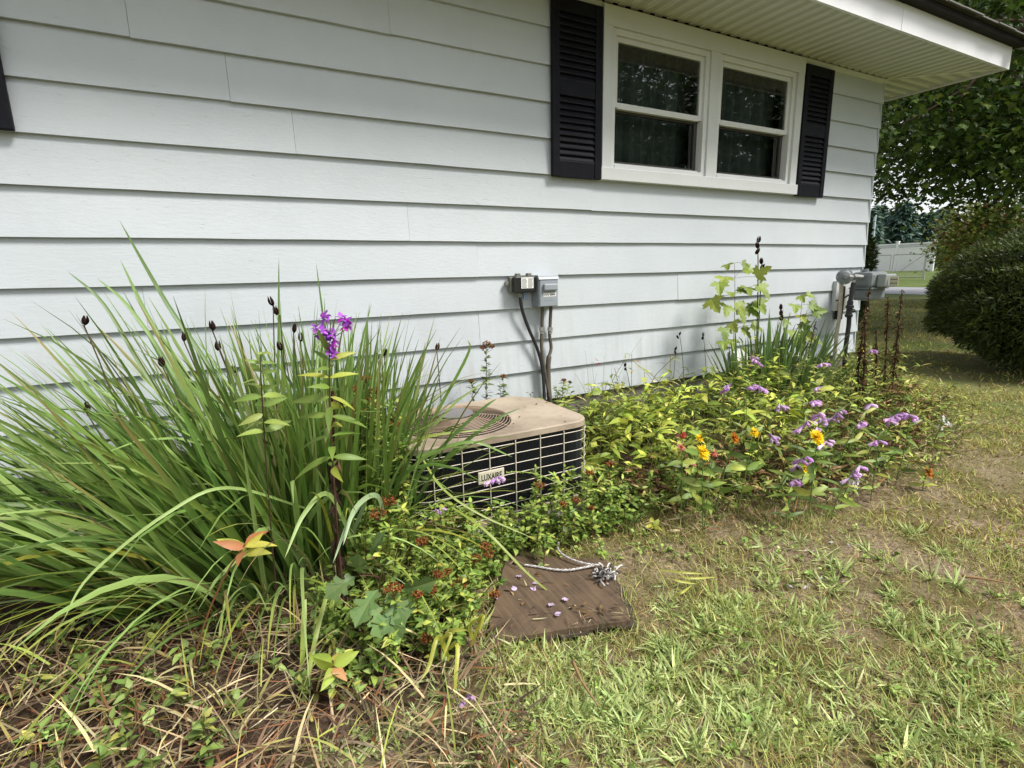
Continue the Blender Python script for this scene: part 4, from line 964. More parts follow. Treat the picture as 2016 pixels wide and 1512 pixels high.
# dead brown stalk with hanging leaves below the phlox
dp = thing('dead_stalk', 'dead brown stalk with shrivelled leaves under the purple phlox', 'dead stalk', tuple(foot(at(650, 990, y=1.62))))
pth = stem_path(foot(at(648, 990, y=1.62)), at(655, 770, y=1.62)); part(dp, Geo().tube(pth, .005, 5, col=c(60, 38, 28)), 'stem', M['dry'])
nb = 34; t = U(0.2, 1, nb); bs = np.stack([np.interp(t * 6, np.arange(7), pth[:, k]) for k in range(3)], 1); g = Geo()
leaves(g, bs, hz(U(0, 6.28, nb), U(-1.4, -.6, nb)), U(.05, .09, nb), U(.012, .022, nb), pick(nb, (c(64, 50, 42), 3), (c(108, 84, 62), 1.5)), curl=.5, fold=.8); part(dp, g, 'shrivelled_leaves', M['dry'])['kind'] = 'stuff'

# ------------------------------------------------------------------ spirea: small leaves and rust-brown dry flower heads
def dry_head(root, cen, r, cl=None, n=90):
    g = Geo(); cl = c(120, 74, 40) if cl is None else cl
    d = nrm(rng.normal(0, 1, (n, 3)) * [1, 1, .6] + [0, 0, .25]); p = np.asarray(cen) + d * r * U(.55, 1, (n, 1)) * [1, 1, .6]
    for k in range(0, n, 9): g.tube([np.asarray(cen) - [0, 0, r], p[k]], .0008, 3, col=c(86, 56, 36), cap=False)
    dd = nrm(rng.normal(0, 1, (n * 2, 3))); pp = np.repeat(p, 2, 0); leaves(g, pp, dd, U(.004, .008, n * 2), U(.003, .006, n * 2), pick(n * 2, (cl, 3), (c(150, 100, 54), 2), (c(86, 48, 30), 1.4), (c(130, 60, 40), .8), var=.2), seg=2, prof=ROUND)
    return part(root, g, 'dry_flower_head', M['dry'])
def spirea(label, pts, heads, leafL=(.020, .040), cols=None, nstem=None):
    """pts: list of (base3, top3) stems"""
    cols = cols or ((c(122, 152, 66), 3), (c(158, 182, 86), 2.6), (c(88, 118, 50), 1.4), (c(190, 196, 96), 1.2))
    root = thing('spirea_shrub', label, 'shrub', tuple(np.mean([b for b, _ in pts], 0)))
    gs = Geo(); gl = Geo()
    for b, t_ in pts:
        pth = stem_path(b, t_, n=9); (gs if len(pts) > 6 else (g1 := Geo())).tube(pth, np.linspace(.0024, .0011, 9), 4, col=c(100, 72, 52));
        if len(pts) <= 6: part(root, g1, 'stem', M['stem'])
        ln = np.linalg.norm(np.asarray(t_) - b); n_ = int(ln / .0085)
        tt = U(.12, 1, n_); bs = np.stack([np.interp(tt * 8, np.arange(9), pth[:, k]) for k in range(3)], 1)
        leaves(gl, bs, hz(U(0, 6.28, n_), U(-.1, .8, n_)), U(*leafL, n_), U(.010, .017, n_), pick(n_, *cols, var=.16), prof=OVATE, seg=3, curl=.25)
    if len(pts) > 6: part(root, gs, 'stems', M['stem'])['kind'] = 'stuff'
    part(root, gl, 'leaves', M['leaf'], sm=True)['kind'] = 'stuff'
    for h in heads: dry_head(root, h[0], h[1])
    return root
# foreground spirea (left of the board)
hp = [(775, 1158, 1.30, .026), (905, 1152, 1.42, .034), (880, 1128, 1.45, .022), (935, 1100, 1.50, .022), (962, 1090, 1.5, .02), (955, 1075, 1.52, .018), (745, 1010, 1.62, .03), (830, 1065, 1.5, .022), (850, 1160, 1.36, .016), (822, 1170, 1.32, .014), (840, 1255, 1.26, .02), (862, 1130, 1.42, .016), (975, 1170, 1.4, .018), (765, 985, 1.64, .026)]
pts = []
for k in range(92):
    px, py = U(715, 945), U(985, 1250); dpt = np.interp(py, [1000, 1250], [1.64, 1.25]) + U(-.05, .05); tp = at(px, py, y=dpt); tp[2] = min(tp[2], .40)
    b = foot(tp, U(-.06, .06), U(.0, .12)); pts.append((b, tp))
for px, py, d_, r_ in hp: tp = at(px, py, y=d_); pts.append((foot(tp, U(-.05, .05), U(.02, .1)), tp - np.array([0, 0, r_ * .7])))
spirea('low spirea bush with rust brown dried flower heads left of the plywood board', pts, [(at(px, py, y=d_), r_) for px, py, d_, r_ in hp])
# spirea at the clump edge behind the phlox
hp = [(720, 745, 2.0, .02), (735, 770, 2.0, .024), (700, 765, 1.98, .02), (725, 785, 2.0, .022), (705, 810, 1.96, .03), (745, 800, 2.0, .02), (765, 830, 1.96, .03), (690, 800, 1.96, .018), (790, 835, 1.95, .018)]
pts = []
for k in range(30):
    px, py = U(690, 800), U(780, 980); tp = at(px, py, y=U(1.85, 2.05)); pts.append((foot(tp, U(-.05, .05), 0), tp))
for px, py, d_, r_ in hp: tp = at(px, py, y=d_); pts.append((foot(tp, 0, -.05), tp - np.array([0, 0, r_ * .7])))
spirea('spirea with bunched brown seed heads between purple phlox and air conditioner', pts, [(at(px, py, y=d_), r_) for px, py, d_, r_ in hp])
# thin spirea against the wall behind the unit
hp = [(958, 676, 2.66, .026), (950, 684, 2.66, .018), (968, 682, 2.66, .018), (990, 740, 2.6, .016), (928, 750, 2.64, .014)]
pts = [(foot(at(955, 780, y=2.66)), at(958, 680, y=2.66)), (foot(at(955, 780, y=2.66)), at(957, 690, y=2.67)), (foot(at(985, 780, y=2.6)), at(990, 742, y=2.6)), (foot(at(985, 780, y=2.6)), at(984, 752, y=2.58)), (foot(at(935, 780, y=2.64)), at(928, 752, y=2.64))]
spirea('slim spirea with dark red top against siding behind the air conditioner', pts, [(at(px, py, y=d_), r_) for px, py, d_, r_ in hp], leafL=(.03, .046), cols=((c(70, 98, 50), 3), (c(96, 124, 62), 2)))
hp = [(1110, 748, 2.7, .016), (1122, 752, 2.7, .012)]
pts = [(foot(at(1100, 800, y=2.7)), at(1110, 750, y=2.7)), (foot(at(1100, 800, y=2.7)), at(1095, 760, y=2.68)), (foot(at(1110, 800, y=2.7)), at(1122, 755, y=2.7))]
spirea('small spirea sprig at the foot of the conduits', pts, [(at(px, py, y=d_), r_) for px, py, d_, r_ in hp], leafL=(.026, .04))
# spirea right of the unit, front
hp = [(1062, 955, 1.72, .022), (1160, 930, 1.66, .016), (1200, 915, 1.66, .02), (1135, 985, 1.6, .02), (1110, 992, 1.62, .016), (1165, 1000, 1.58, .012)]
pts = []
for k in range(30):
    tp = at(U(830, 1040), U(985, 1060), y=U(1.68, 1.80)); pts.append((foot(tp, U(-.03, .03), U(-.03, .02)), tp))
for k in range(60):
    px, py = U(1040, 1290), U(915, 1060); d_ = np.interp(py, [930, 1070], [1.80, 1.50]) + U(-.05, .1); tp = at(px, py, y=d_)
    if tp[1] > AY0 - .04 and tp[0] < AX1: tp = at(px, py, y=AY0 - .06)
    pts.append((foot(tp, U(-.04, .04), U(-.04, .04)), tp))
for px, py, d_, r_ in hp: tp = at(px, py, y=d_); pts.append((foot(tp), tp - np.array([0, 0, r_ * .7])))
spirea('leggy spirea with a few brown heads against the right end of the unit', pts, [(at(px, py, y=d_), r_) for px, py, d_, r_ in hp])

# ------------------------------------------------------------------ oak seedling, yellow sprout and other single plants
def lobed_parts(root, bs, ds, Ls, cl, outl, wscale=1.0, curl=.25, fold=.2, mt='leaf'):
    for k in range(len(bs)): g = Geo(); lobed(g, bs[k:k + 1], ds[k:k + 1], Ls[k:k + 1], cl[k:k + 1], outl, fold=fold, curl=curl, wscale=wscale, face=.65); part(root, g, 'leaf', M[mt])
def seedling(name, label, cat, base, tops, lf, outl, cols, Lr, wscale=1.0, stemcol=None, curl=.25, toward=None):
    """lf: list of (px, py, depth, length, dirx, dirz) leaf tips are placed by hand"""
    root = thing(name, label, cat, tuple(base)); sc_ = c(84, 54, 40) if stemcol is None else stemcol
    for tp in tops: pth = stem_path(base, tp, n=9); part(root, Geo().tube(pth, np.linspace(.0032, .0014, 9), 5, col=sc_), 'stem', M['stem'], sm=True)
    bs = np.array([at(x, y, y=d_) for x, y, d_, *_ in lf]); ds = np.array([nrm(np.array([dx, dy, dz])) for _, _, _, _, dx, dy, dz in lf]); Ls = np.array([l_ for _, _, _, l_, *_ in lf])
    pth = stem_path(base, tops[0], n=9)
    for b in bs:
        k = np.argmin(np.linalg.norm(pth - b - [0, 0, -.03], axis=1)); part(root, Geo().tube(bez(pth[k], .5 * (pth[k] + b) + [0, 0, .01], b, 5), .0011, 4, col=sc_), 'leaf_stalk', M['stem'])
    lobed_parts(root, bs, ds, Ls, pick(len(bs), *cols, var=.08), outl, wscale, curl)
    return root
D = 1.36
seedling('oak_seedling', 'oak seedling with glossy lobed leaves in the low spirea bush', 'seedling', foot(at(745, 1260, y=D), 0, .05), [at(752, 1120, y=D)],
         [(712, 1128, D, .085, -.2, -.4, .55), (745, 1160, D - .03, .11, -.75, -.6, -.15), (765, 1165, D - .03, .10, .2, -.6, -.6), (735, 1190, D - .04, .09, .1, -.7, -.75), (700, 1135, D, .09, -.9, -.3, -.1), (790, 1160, D, .10, .7, -.5, .1), (755, 1205, D - .05, .09, .3, -.7, -.7), (730, 1095, D + .02, .08, .2, -.2, .8), (760, 1190, D - .03, .085, .9, -.4, -.3)],
         OAK, ((c(84, 116, 66), 3), (c(104, 138, 84), 2)), (.08, .11), wscale=1.35, curl=.3)
D = 1.42
def rosette(name, label, cat, px, py, dep, n, Lr, asp, cols, base_px=None, el=(-.2, .7), prof=LANCE, stemcol=None, curl=.3):
    tp = at(px, py, y=dep); b = foot(at(*base_px, y=dep)) if base_px else foot(tp); root = thing(name, label, cat, tuple(b)); pth = stem_path(b, tp, n=8)
    part(root, Geo().tube(pth, .0024, 5, col=c(110, 74, 44) if stemcol is None else stemcol), 'stem', M['stem'])
    a = np.arange(n) * 2.4 + U(0, 6); Ls = U(*Lr, n); leaf_parts(root, np.tile(tp, (n, 1)) - np.outer(U(0, .03, n), [0, 0, 1.0]), hz(a, U(*el, n)), Ls, Ls * asp, pick(n, *cols), prof, curl=curl); return root
rosette('phlox_sprout', 'yellow and red tinged leafy sprout before the iris leaves', 'flower', 482, 1072, 1.45, 8, (.06, .085), .33, ((c(190, 186, 84), 3), (c(164, 172, 76), 2), (c(186, 120, 84), 1)), base_px=(330, 1160))
rosette('yellowing_plant', 'broad yellow green leaves low at the spirea foot, centre foreground', 'plant', 655, 1300, 1.24, 7, (.05, .075), .5, ((c(160, 178, 72), 3), (c(190, 180, 90), 1.5), (c(196, 140, 96), .6)), prof=OVATE)
rosette('broadleaf_weed', 'bright lime leafy sprig at the front of the flower bed', 'plant', 1360, 958, 1.72, 9, (.045, .07), .6, ((c(164, 184, 92), 3), (c(130, 158, 72), 2)), prof=OVATE)
rosette('broadleaf_weed', 'pale yellow sprig standing right of the board', 'plant', 1285, 1030, 1.55, 8, (.035, .06), .5, ((c(188, 190, 84), 3), (c(164, 176, 76), 1)), prof=OVATE, el=(.2, 1.1))
rosette('broadleaf_weed', 'yellow leafy sprig in front of the flower bed, beside the lime one', 'plant', 1420, 965, 1.68, 9, (.04, .065), .5, ((c(176, 190, 86), 3), (c(150, 172, 80), 2)), prof=OVATE)
# yellow dying strap leaves in the foreground
ydl = thing('daylily_tuft', 'yellow dying strap leaves folding over in front of the spirea bush', 'plant', tuple(foot(at(885, 1300, y=1.16))))
for pts in ([(880, 1290, 1.2), (862, 1255, 1.18), (845, 1310, 1.14), (828, 1340, 1.12)], [(880, 1280, 1.2), (900, 1270, 1.17), (898, 1330, 1.12), (893, 1392, 1.10)], [(930, 1270, 1.22), (945, 1222, 1.2), (952, 1215, 1.19), (942, 1250, 1.18)], [(870, 1260, 1.22), (890, 1242, 1.2), (920, 1240, 1.18)], [(930, 1260, 1.24), (925, 1232, 1.22), (944, 1216, 1.2)],
            [(885, 1300, 1.2), (872, 1262, 1.18), (888, 1250, 1.16), (870, 1300, 1.13)]):
    v, f, cc_ = arc_blade(A(pts), .013, GR['yel'] * math.exp(rng.normal(0, .1))); part(ydl, Geo().add(v, q=f, col=cc_), 'leaf', M['blade'])
yd2 = thing('daylily_tuft', 'yellow fallen strap leaves on the lawn right of the board', 'plant', tuple(foot(at(1340, 1130, z=.0))))
for pts in ([(1300, 1122), (1345, 1127), (1388, 1130)], [(1318, 1128), (1360, 1138), (1412, 1136)], [(1268, 1085), (1290, 1110), (1325, 1175)], [(1325, 1175), (1345, 1165), (1362, 1152)], [(1300, 1125), (1330, 1142), (1372, 1150)]):
    v, f, cc_ = arc_blade([at(x, y, z=.03 + .02 * (k == 1)) for k, (x, y) in enumerate(pts)], .009, c(190, 192, 92)); part(yd2, Geo().add(v, q=f, col=cc_), 'leaf', M['blade'])

# ------------------------------------------------------------------ right bed: iris fans, maple seedlings, stalks
def fan(name, label, cx_, cy_, rx, ry, n, Lr, cols, spread=.5, W=(.014, .024)):
    root = thing(name, label, 'iris plant', (cx_, cy_, 0)); a = U(0, 6.28, n); r_ = np.sqrt(U(0, 1, n)); bx = cx_ + rx * r_ * np.cos(a); by = np.minimum(cy_ + ry * r_ * np.sin(a), WY - .05); b = np.stack([bx, by, gz(bx, by) - .01], 1)
    vx = spread * (bx - cx_) / rx + rng.normal(0, .14, n); vy = -.12 + .15 * rng.normal(0, 1, n); vy = np.where(by > WY - .2, -np.abs(vy), vy)
    L = U(*Lr, n); cl = pick(n, *cols); V, F, CC, Q = blades(b, np.arctan2(vy, vx), np.arctan(np.hypot(vx, vy)), np.abs(rng.normal(.05, .08, n)), L, U(*W, n), cl, seg=6, fold=.25, twist=U(-1.2, 1.2, n), tip=2.6)
    for k in range(n): part(root, Geo().add(V[k], q=F, col=CC[k]), 'leaf', M['blade'], sm=True)
    return root
ic = at(1530, 790, y=2.50)
if1 = fan('iris_fan', 'dark green sword leaved iris clump below the maple seedling', ic[0], 2.52, .44, .18, 150, (.46, .74), ((c(92, 124, 66), 4), (c(122, 150, 84), 2.5), (c(66, 96, 52), 2)), spread=.62, W=(.020, .034))
ic = at(1285, 800, y=2.52)
if2 = fan('iris_fan', 'sparse small iris with few narrow leaves in front of the foundation', ic[0], 2.55, .22, .12, 20, (.24, .40), ((c(104, 132, 66), 3), (c(126, 152, 80), 2)), spread=.45, W=(.009, .014))
for x, y, d_ in ((1492, 478, 2.6), (1500, 520, 2.6), (1538, 610, 2.55)): pod_stalk(x, y, d_, if1, r=.005, pods=3, sz=1.15)
for x, y in ((1338, 660), (1385, 662), (1330, 690), (1232, 722)): pod_stalk(x, y, 2.66, if2, r=.0025, pods=2, sz=.7)
MC = ((c(128, 150, 56), 4), (c(104, 130, 48), 2), (c(150, 164, 70), 1))
def maple(label, D, bx, tops, lf):
    return seedling('maple_seedling', label, 'seedling', foot(at(*bx, y=D)), [at(*t_, y=D) for t_ in tops], [(x, y, D + U(-.06, .05), s_, dx, -.85 + U(-.3, .2), dz) for x, y, s_, dx, dz in lf], MAPLE, MC, None, curl=.3)
maple('taller maple seedling with star shaped leaves against the siding', 2.64, (1440, 745), [(1446, 518)],
      [(1432, 520, .075, -1, -.5), (1460, 518, .07, 1, -.4), (1462, 530, .115, .9, -.1), (1425, 545, .12, -.9, -.5), (1415, 555, .11, -.6, -.8), (1490, 560, .14, .35, -.7), (1488, 545, .12, .1, .6), (1470, 565, .11, -.7, -.4), (1400, 588, .14, -.6, -.7), (1408, 590, .10, -.9, -.1), (1430, 600, .12, -.7, -.6), (1450, 595, .11, .3, -.8), (1468, 605, .13, .6, -.5), (1455, 610, .12, -.1, -.9), (1480, 600, .12, .9, -.5), (1490, 590, .13, .3, -.9), (1440, 635, .11, -.6, -.4), (1425, 645, .11, -.5, -.9), (1460, 645, .12, .5, -.7), (1478, 640, .1, .9, -.4), (1455, 665, .1, .3, -.9), (1425, 672, .10, -.9, -.5), (1440, 668, .09, -.3, -.7), (1460, 685, .09, .6, -.7), (1450, 570, .11, .6, -.2), (1435, 575, .11, -.8, .0)])
maple('smaller maple seedling between the taller one and the gas meter', 2.60, (1568, 745), [(1580, 580)],
      [(1576, 582, .075, -.6, -.7), (1588, 580, .075, 1, -.2), (1565, 600, .10, -.9, -.5), (1592, 600, .10, .9, -.3), (1598, 615, .12, .9, .3), (1575, 620, .10, -.4, -.3), (1545, 628, .10, -.7, -.4), (1575, 635, .12, .3, -.6), (1590, 640, .10, .6, -.6), (1555, 650, .11, -.5, -.8), (1570, 655, .12, .1, -.9), (1588, 660, .10, .7, -.6), (1600, 668, .09, .7, -.4), (1565, 670, .10, -.4, -.8)])
# dark dead flower stalks beside the meter
def dead_stalk(label, px0, py0, px1, py1, dep, n=90, grp='dead brown flower stalks by the gas meter'):
    tp = at(px1, py1, y=dep); b = at(px0, py0, y=dep); b = np.array([b[0], b[1], float(gz(b[0], b[1]))]); root = thing('dead_stalk', label, 'dead stalk', tuple(b), grp)
    pth = stem_path(b, tp, n=10); part(root, Geo().tube(pth, np.linspace(.007, .003, 10), 5, col=c(66, 52, 42)), 'stem', M['dry'])
    n = int(n * 1.6); t = U(.12, 1, n); bs = np.stack([np.interp(t * 9, np.arange(10), pth[:, k]) for k in range(3)], 1); g = Geo(); k_ = 1.25 - .75 * t
    leaves(g, bs, hz(U(0, 6.28, n), U(-1.2, .3, n)), U(.03, .062, n) * k_, U(.008, .018, n) * k_, pick(n, (c(80, 60, 44), 4), (c(118, 92, 66), 2), (c(150, 124, 92), .8), (c(52, 38, 30), 2)), curl=U(-.3, .9, n), fold=.8, seg=3); part(root, g, 'shrivelled_leaves', M['dry'])['kind'] = 'stuff'
dead_stalk('dead brown stalk in front of the gas meter body', 1672, 905, 1713, 565, 2.0)
dead_stalk('thick dead brown stalk just below the gas meter', 1684, 910, 1702, 610, 1.98, 110)
dead_stalk('dead brown stalk at the far end of the gas meter', 1722, 905, 1748, 585, 2.0, 100)
dead_stalk('dead brown stalk against the lawn past the gas meter', 1738, 905, 1776, 570, 1.98, 100)
dead_stalk('short dead stalk leaning between the gas meter stalks', 1712, 890, 1725, 650, 2.0, 60)
dead_stalk('dead stem leaning among lilac flowers in the bed', 1500, 1000, 1545, 820, 1.95, 60, 'dead stems inside the flower bed')
dead_stalk('dark dead stem rising through the dark iris fan', 1580, 760, 1607, 632, 2.45, 30, 'dead stems inside the flower bed')
dead_stalk('curled dead stem at the lawn edge of the bed', 1800, 900, 1868, 778, 1.85, 46, 'dead stems inside the flower bed')
# grass wisps against the wall
gw = thing('wild_grass_tuft', 'thin wild grass stems against the siding right of the conduits', 'grass tuft', tuple(foot(at(1180, 800, y=2.66))))
for x, y in ((1152, 690), (1205, 712), (1268, 658), (1165, 712), (1132, 735), (1215, 735), (1190, 700), (1175, 735)):
    b = foot(at(1180 + U(-25, 25), 800, y=2.64)); part(gw, Geo().tube(stem_path(b, at(x, y, y=2.70)), [.0018, .0017, .0016, .0015, .0012, .001, .0007], 4, col=pick(1, (c(150, 140, 90), 1), (c(116, 124, 66), 1))[0]), 'blade', M['stem'])
g = Geo(); p = at(1176, 715, y=2.66); leaves(g, np.tile(p, (9, 1)) + rng.normal(0, .008, (9, 3)), hz(U(0, 6, 9), U(-.3, 1, 9)), .03, .007, pick(9, (c(170, 80, 110), 1)), seg=3); part(gw, g, 'pink_seed_head', M['petal'])

# ------------------------------------------------------------------ lilac obedient plants, yellow daisies, white phlox
def tube_flowers(root, path, n, size, cols):
    g = Geo(); k = len(path); T = nrm(np.gradient(path, axis=0))
    for j in range(n):
        t = (j + .5) / n * (k - 1); p = np.array([np.interp(t, np.arange(k), path[:, i]) for i in range(3)]); a = U(0, 6.28)
        d = nrm(np.array([math.cos(a) * .8, math.sin(a) * .8 - .35, -.45 + U(-.2, .25)])); L_ = size * U(.8, 1.2); cl = pick(1, *cols, var=.12)[0]
        g.tube([p, p + d * L_ * .35, p + d * L_ * .75, p + d * L_], [size * .09, size * .16, size * .27, size * .22], 6, col=np.array([cl * .8, cl, cl * 1.1, cl * 1.15]), cap=False)
        e = p + d * L_; A_ = nrm(np.cross(d, [0, 0, 1.0])); B_ = np.cross(A_, d); dd = np.array([math.cos(q_) * A_ + math.sin(q_) * B_ + d * .7 for q_ in (0, 1.6, 3.1, 4.7)])
        leaves(g, np.tile(e - d * L_ * .1, (4, 1)), dd, size * .34, size * .36, np.tile(cl * 1.15, (4, 1)), prof=OVATE, seg=2, fold=.1)
    part(root, g, 'flower_spike', M['petal'], sm=True)
LIL = ((c(212, 172, 220), 3), (c(226, 194, 230), 2), (c(196, 148, 210), 1.2))
LF = ((c(106, 134, 58), 3), (c(138, 160, 72), 3), (c(78, 106, 46), 2), (c(176, 184, 84), 1.2))
lil = [(1488, 709, 'rising before the dark iris leaves'), (1619, 715, 'at the dark iris leaf tips by the meter'), (1717, 689, 'among the dead stalks under the gas meter'), (1432, 761, 'left of the dark iris clump'), (1480, 759, 'below the dark iris clump, left of a pair'), (1497, 764, 'below the dark iris clump, right of a pair'),
       (1611, 762, 'below the dark iris clump on the meter side'), (1537, 799, 'pale and faded beside the dead stem'), (1604, 789, 'half withered above the yellow daisy group'), (1714, 795, 'small, at the foot of the dead stalks'), (1613, 821, 'topmost of the bunch over the yellow daisy'), (1585, 835, 'leftmost of the bunch over the yellow daisy'), (1610, 843, 'just above the largest yellow daisy'),
       (1693, 832, 'small, right of the bunch over the daisy'), (1755, 823, 'first of three at the lawn side'), (1770, 814, 'middle of three at the lawn side'), (1790, 818, 'last of three at the lawn side'), (1519, 860, 'faded, beside the leaning dead stem'), (1625, 870, 'small, touching the largest yellow daisy'), (1575, 908, 'above the lowest yellow daisy'),
       (1728, 867, 'small, low at the lawn side'), (1681, 928, 'just above the white flower cluster'), (1565, 945, 'pale, lowest in the bed front'), (1646, 816, 'whitish, beside the bunch over the daisy')]
for k, (px, py, where) in enumerate(lil):
    hgt = np.interp(py, [690, 760, 950], [.52, .44, .20]); tp = at(px, py, z=hgt); tp[1] = min(tp[1], 2.7); b = foot(tp, U(-.10, .04), U(-.02, .12))
    root, pth = stem_plant('obedient_plant', 'lilac obedient plant ' + where, 'flower', b, tp + [0, 0, .01], 5, (.055, .085), .22, LF, t0=.2, separate=True, group='lilac obedient plants in the bed')
    pale = 'pale' in where or 'faded' in where or 'whitish' in where; big = 'small' not in where
    sk = (1 if big else .5); up1 = U(-.01, .035); sg = 1 if rng.random() < .5 else -1; sp = catmull([tp + [-.030 * sk * sg, 0, -up1 * sk], tp, tp + [.026 * sk * sg, -.01, up1 * sk]], 5)
    tube_flowers(root, sp, 9 if big else 5, .032, ((c(206, 180, 208), 2), (c(190, 150, 196), 1)) if pale else LIL)
# two reaching over the air conditioner front
for px, py, bp_, lab in ((975, 945, (1180, 960), 'lilac obedient plant lying across the nameplate of the air conditioner'), (852, 1010, (960, 1080), 'small lilac flower at the low left corner of the air conditioner')):
    tp = at(px, py, y=AY0 - .09); b = foot(at(*bp_, y=AY0 - .12)); root = thing('obedient_plant', lab, 'flower', tuple(b), 'lilac obedient plants in the bed')
    pth = bez(b, .5 * (b + tp) + [0, 0, .16], tp + [.05, 0, .02], 12); part(root, Geo().tube(pth, .002, 5, col=c(140, 160, 84)), 'stem', M['stem'])
    n_ = 40; t = U(.55, 1, n_); bs = np.stack([np.interp(t * 11, np.arange(12), pth[:, q_]) for q_ in range(3)], 1); g = Geo(); leaves(g, bs, rng.normal(0, 1, (n_, 3)), .010, .006, pick(n_, (c(150, 172, 90), 1)), seg=2); part(root, g, 'buds', M['leaf'])
    tube_flowers(root, catmull([tp + [.035, 0, .012], tp + [0, 0, .008], tp + [-.03, 0, -.004]], 5), 9 if px > 900 else 5, .030, LIL)
def daisy(label, px, py, hgt, r, cols, n=22, cat='flower', name='yellow_daisy'):
    tp = at(px, py, z=hgt); b = foot(tp, U(-.04, .04), U(0, .06)); root, pth = stem_plant(name, label, cat, b, tp, 4, (.05, .08), .35, LF, t0=.3)
    n_ = nrm(np.array([U(-.3, .1), -.75, .55])); A_ = nrm(np.cross(n_, [0, 0, 1.0])); B_ = np.cross(A_, n_)
    for ring, (k_, rr_) in enumerate(((n, 1.0), (n * 2 // 3, .72), (n // 2, .45))):
        a = np.arange(k_) / k_ * 6.283 + ring * .3; dd = np.cos(a)[:, None] * A_ + np.sin(a)[:, None] * B_ + n_ * (.15 + .45 * ring)
        g = Geo(); leaves(g, np.tile(tp + n_ * .003 * ring, (k_, 1)), dd, r * rr_ * U(.85, 1.1, k_), r * .36, pick(k_, *cols, var=.08), seg=3, fold=.15, curl=.15); part(root, g, 'petal_ring', M['petal'])
    part(root, Geo().ellipsoid(tp + n_ * .006, (r * .25,) * 3, 8, 5, col=c(170, 110, 20)), 'flower_centre', M['petal'], sm=True)
YEL = ((c(252, 224, 50), 3), (c(246, 204, 36), 2))
daisy('largest yellow double daisy in the middle of the bed', 1608, 862, .40, .042, YEL)
daisy('yellow daisy beside the pink rose heads', 1384, 890, .36, .036, YEL); daisy('small yellow daisy above the pink rose heads', 1377, 863, .38, .022, YEL); daisy('yellow daisy partly hidden between leaves and dead stem', 1485, 851, .40, .026, YEL)
daisy('lowest yellow daisy under a lilac flower', 1584, 922, .23, .024, YEL); daisy('tiny yellow bloom under the gas meter', 1696, 690, .50, .024, YEL)
daisy('faded orange daisy near the dead stem', 1446, 862, .38, .028, ((c(206, 130, 40), 2), (c(170, 100, 40), 1))); daisy('orange brown faded bloom at the lawn edge', 1828, 930, .10, .034, ((c(206, 140, 60), 2), (c(160, 96, 50), 1)))
RED = ((c(196, 70, 60), 2), (c(170, 56, 50), 1)); PNK = ((c(226, 130, 124), 2), (c(236, 160, 150), 1))
daisy('red rose bloom above the pink ones', 1343, 855, .38, .024, RED, 9, name='rose'); daisy('pink rose bloom left of the yellow daisy', 1341, 880, .36, .024, PNK, 9, name='rose'); daisy('low pink rose bud under the yellow daisy', 1365, 911, .27, .022, PNK, 9, name='rose'); daisy('pale pink rose bloom touching the yellow daisy', 1405, 892, .35, .022, PNK, 9, name='rose')
for px, py, h_, lab in ((1681, 946, .17, 'white phlox cluster at the front of the bed'), (1858, 831, .22, 'white phlox at the lawn edge near the bush')):
    tp = at(px, py, z=h_); root, pth = stem_plant('white_phlox', lab, 'flower', foot(tp, 0, .04), tp, 4, (.05, .07), .3, LF, t0=.3)
    phlox_head(root, tp, rng.normal(0, 1, (9, 3)) * [.016, .012, .012], ((c(226, 224, 226), 2), (c(200, 200, 190), 1)), r=.013)

# ------------------------------------------------------------------ undergrowth that nobody could count
def scatter(poly, n, front=None):
    P = np.array(poly); lo, hi = P.min(0), P.max(0); out = []
    while sum(map(len, out)) < n:
        p = rng.uniform(lo, hi, (n * 2, 2)); out.append(p[inside(poly, p[:, 0], p[:, 1])])
    return np.concatenate(out)[:n]
def clear(p):
    """keep out of the unit, its slab and the wooden board"""
    m = (p[:, 0] > AX0 - .06) & (p[:, 0] < AX1 + .02) & (p[:, 1] > AY0 - .06) & (p[:, 1] < AY1 + .05)
    m |= inside([tuple(q[:2]) for q in c4], p[:, 0], p[:, 1]); m |= p[:, 1] > WY - .04
    return p[~m]
def undergrowth(name, label, cat, pos, hfn, leafL, asp, cols, per, prof=LANCE, el=(-.1, .9), stemc=c(110, 116, 58), lean=.12, mt='leaf', curl=.3, seg=3, pv=.16):
    n = len(pos); h = hfn(pos[:, 0], pos[:, 1]) * U(.5, 1.3, n); b = np.stack([pos[:, 0], pos[:, 1], gz(pos[:, 0], pos[:, 1])], 1); tp = b + np.stack([rng.normal(0, lean, n) * h / .3, rng.normal(-.04, lean, n) * h / .3, h], 1); tp[:, 1] = np.minimum(tp[:, 1], WY - .03)
    g = Geo(); t3 = np.linspace(0, 1, 4)
    for k in range(n): g.tube(b[k] + (tp[k] - b[k]) * t3[:, None] + np.outer(np.sin(np.pi * t3), [0, 0, .15 * h[k]]), .0017, 3, col=stemc, cap=False)
    m = n * per; idx = np.repeat(np.arange(n), per); t = np.clip(U(.12, 1.02, m), 0, 1); bs = b[idx] + (tp - b)[idx] * t[:, None] + np.outer(np.sin(np.pi * t), [0, 0, .15]) * h[idx][:, None]
    Ls = U(*leafL, m) * (1.15 - .35 * t); plantc = np.exp(rng.normal(0, pv, (n, 1)))[idx]
    leaves(g, bs, hz(U(0, 6.28, m), U(*el, m)), Ls, Ls * asp, pick(m, *cols, var=.14) * plantc, prof=prof, seg=seg, curl=curl)
    return tag(g.build(name, M[mt], smooth_=True), label, cat, kind='stuff')
def hbed(x, y):
    d = -pdist(BED_R, x, y); return np.interp(d, [0, .12, .35, .6], [.10, .20, .36, .40]) * np.interp(y, [1.4, 2.3, 2.8], [1, 1, .55])
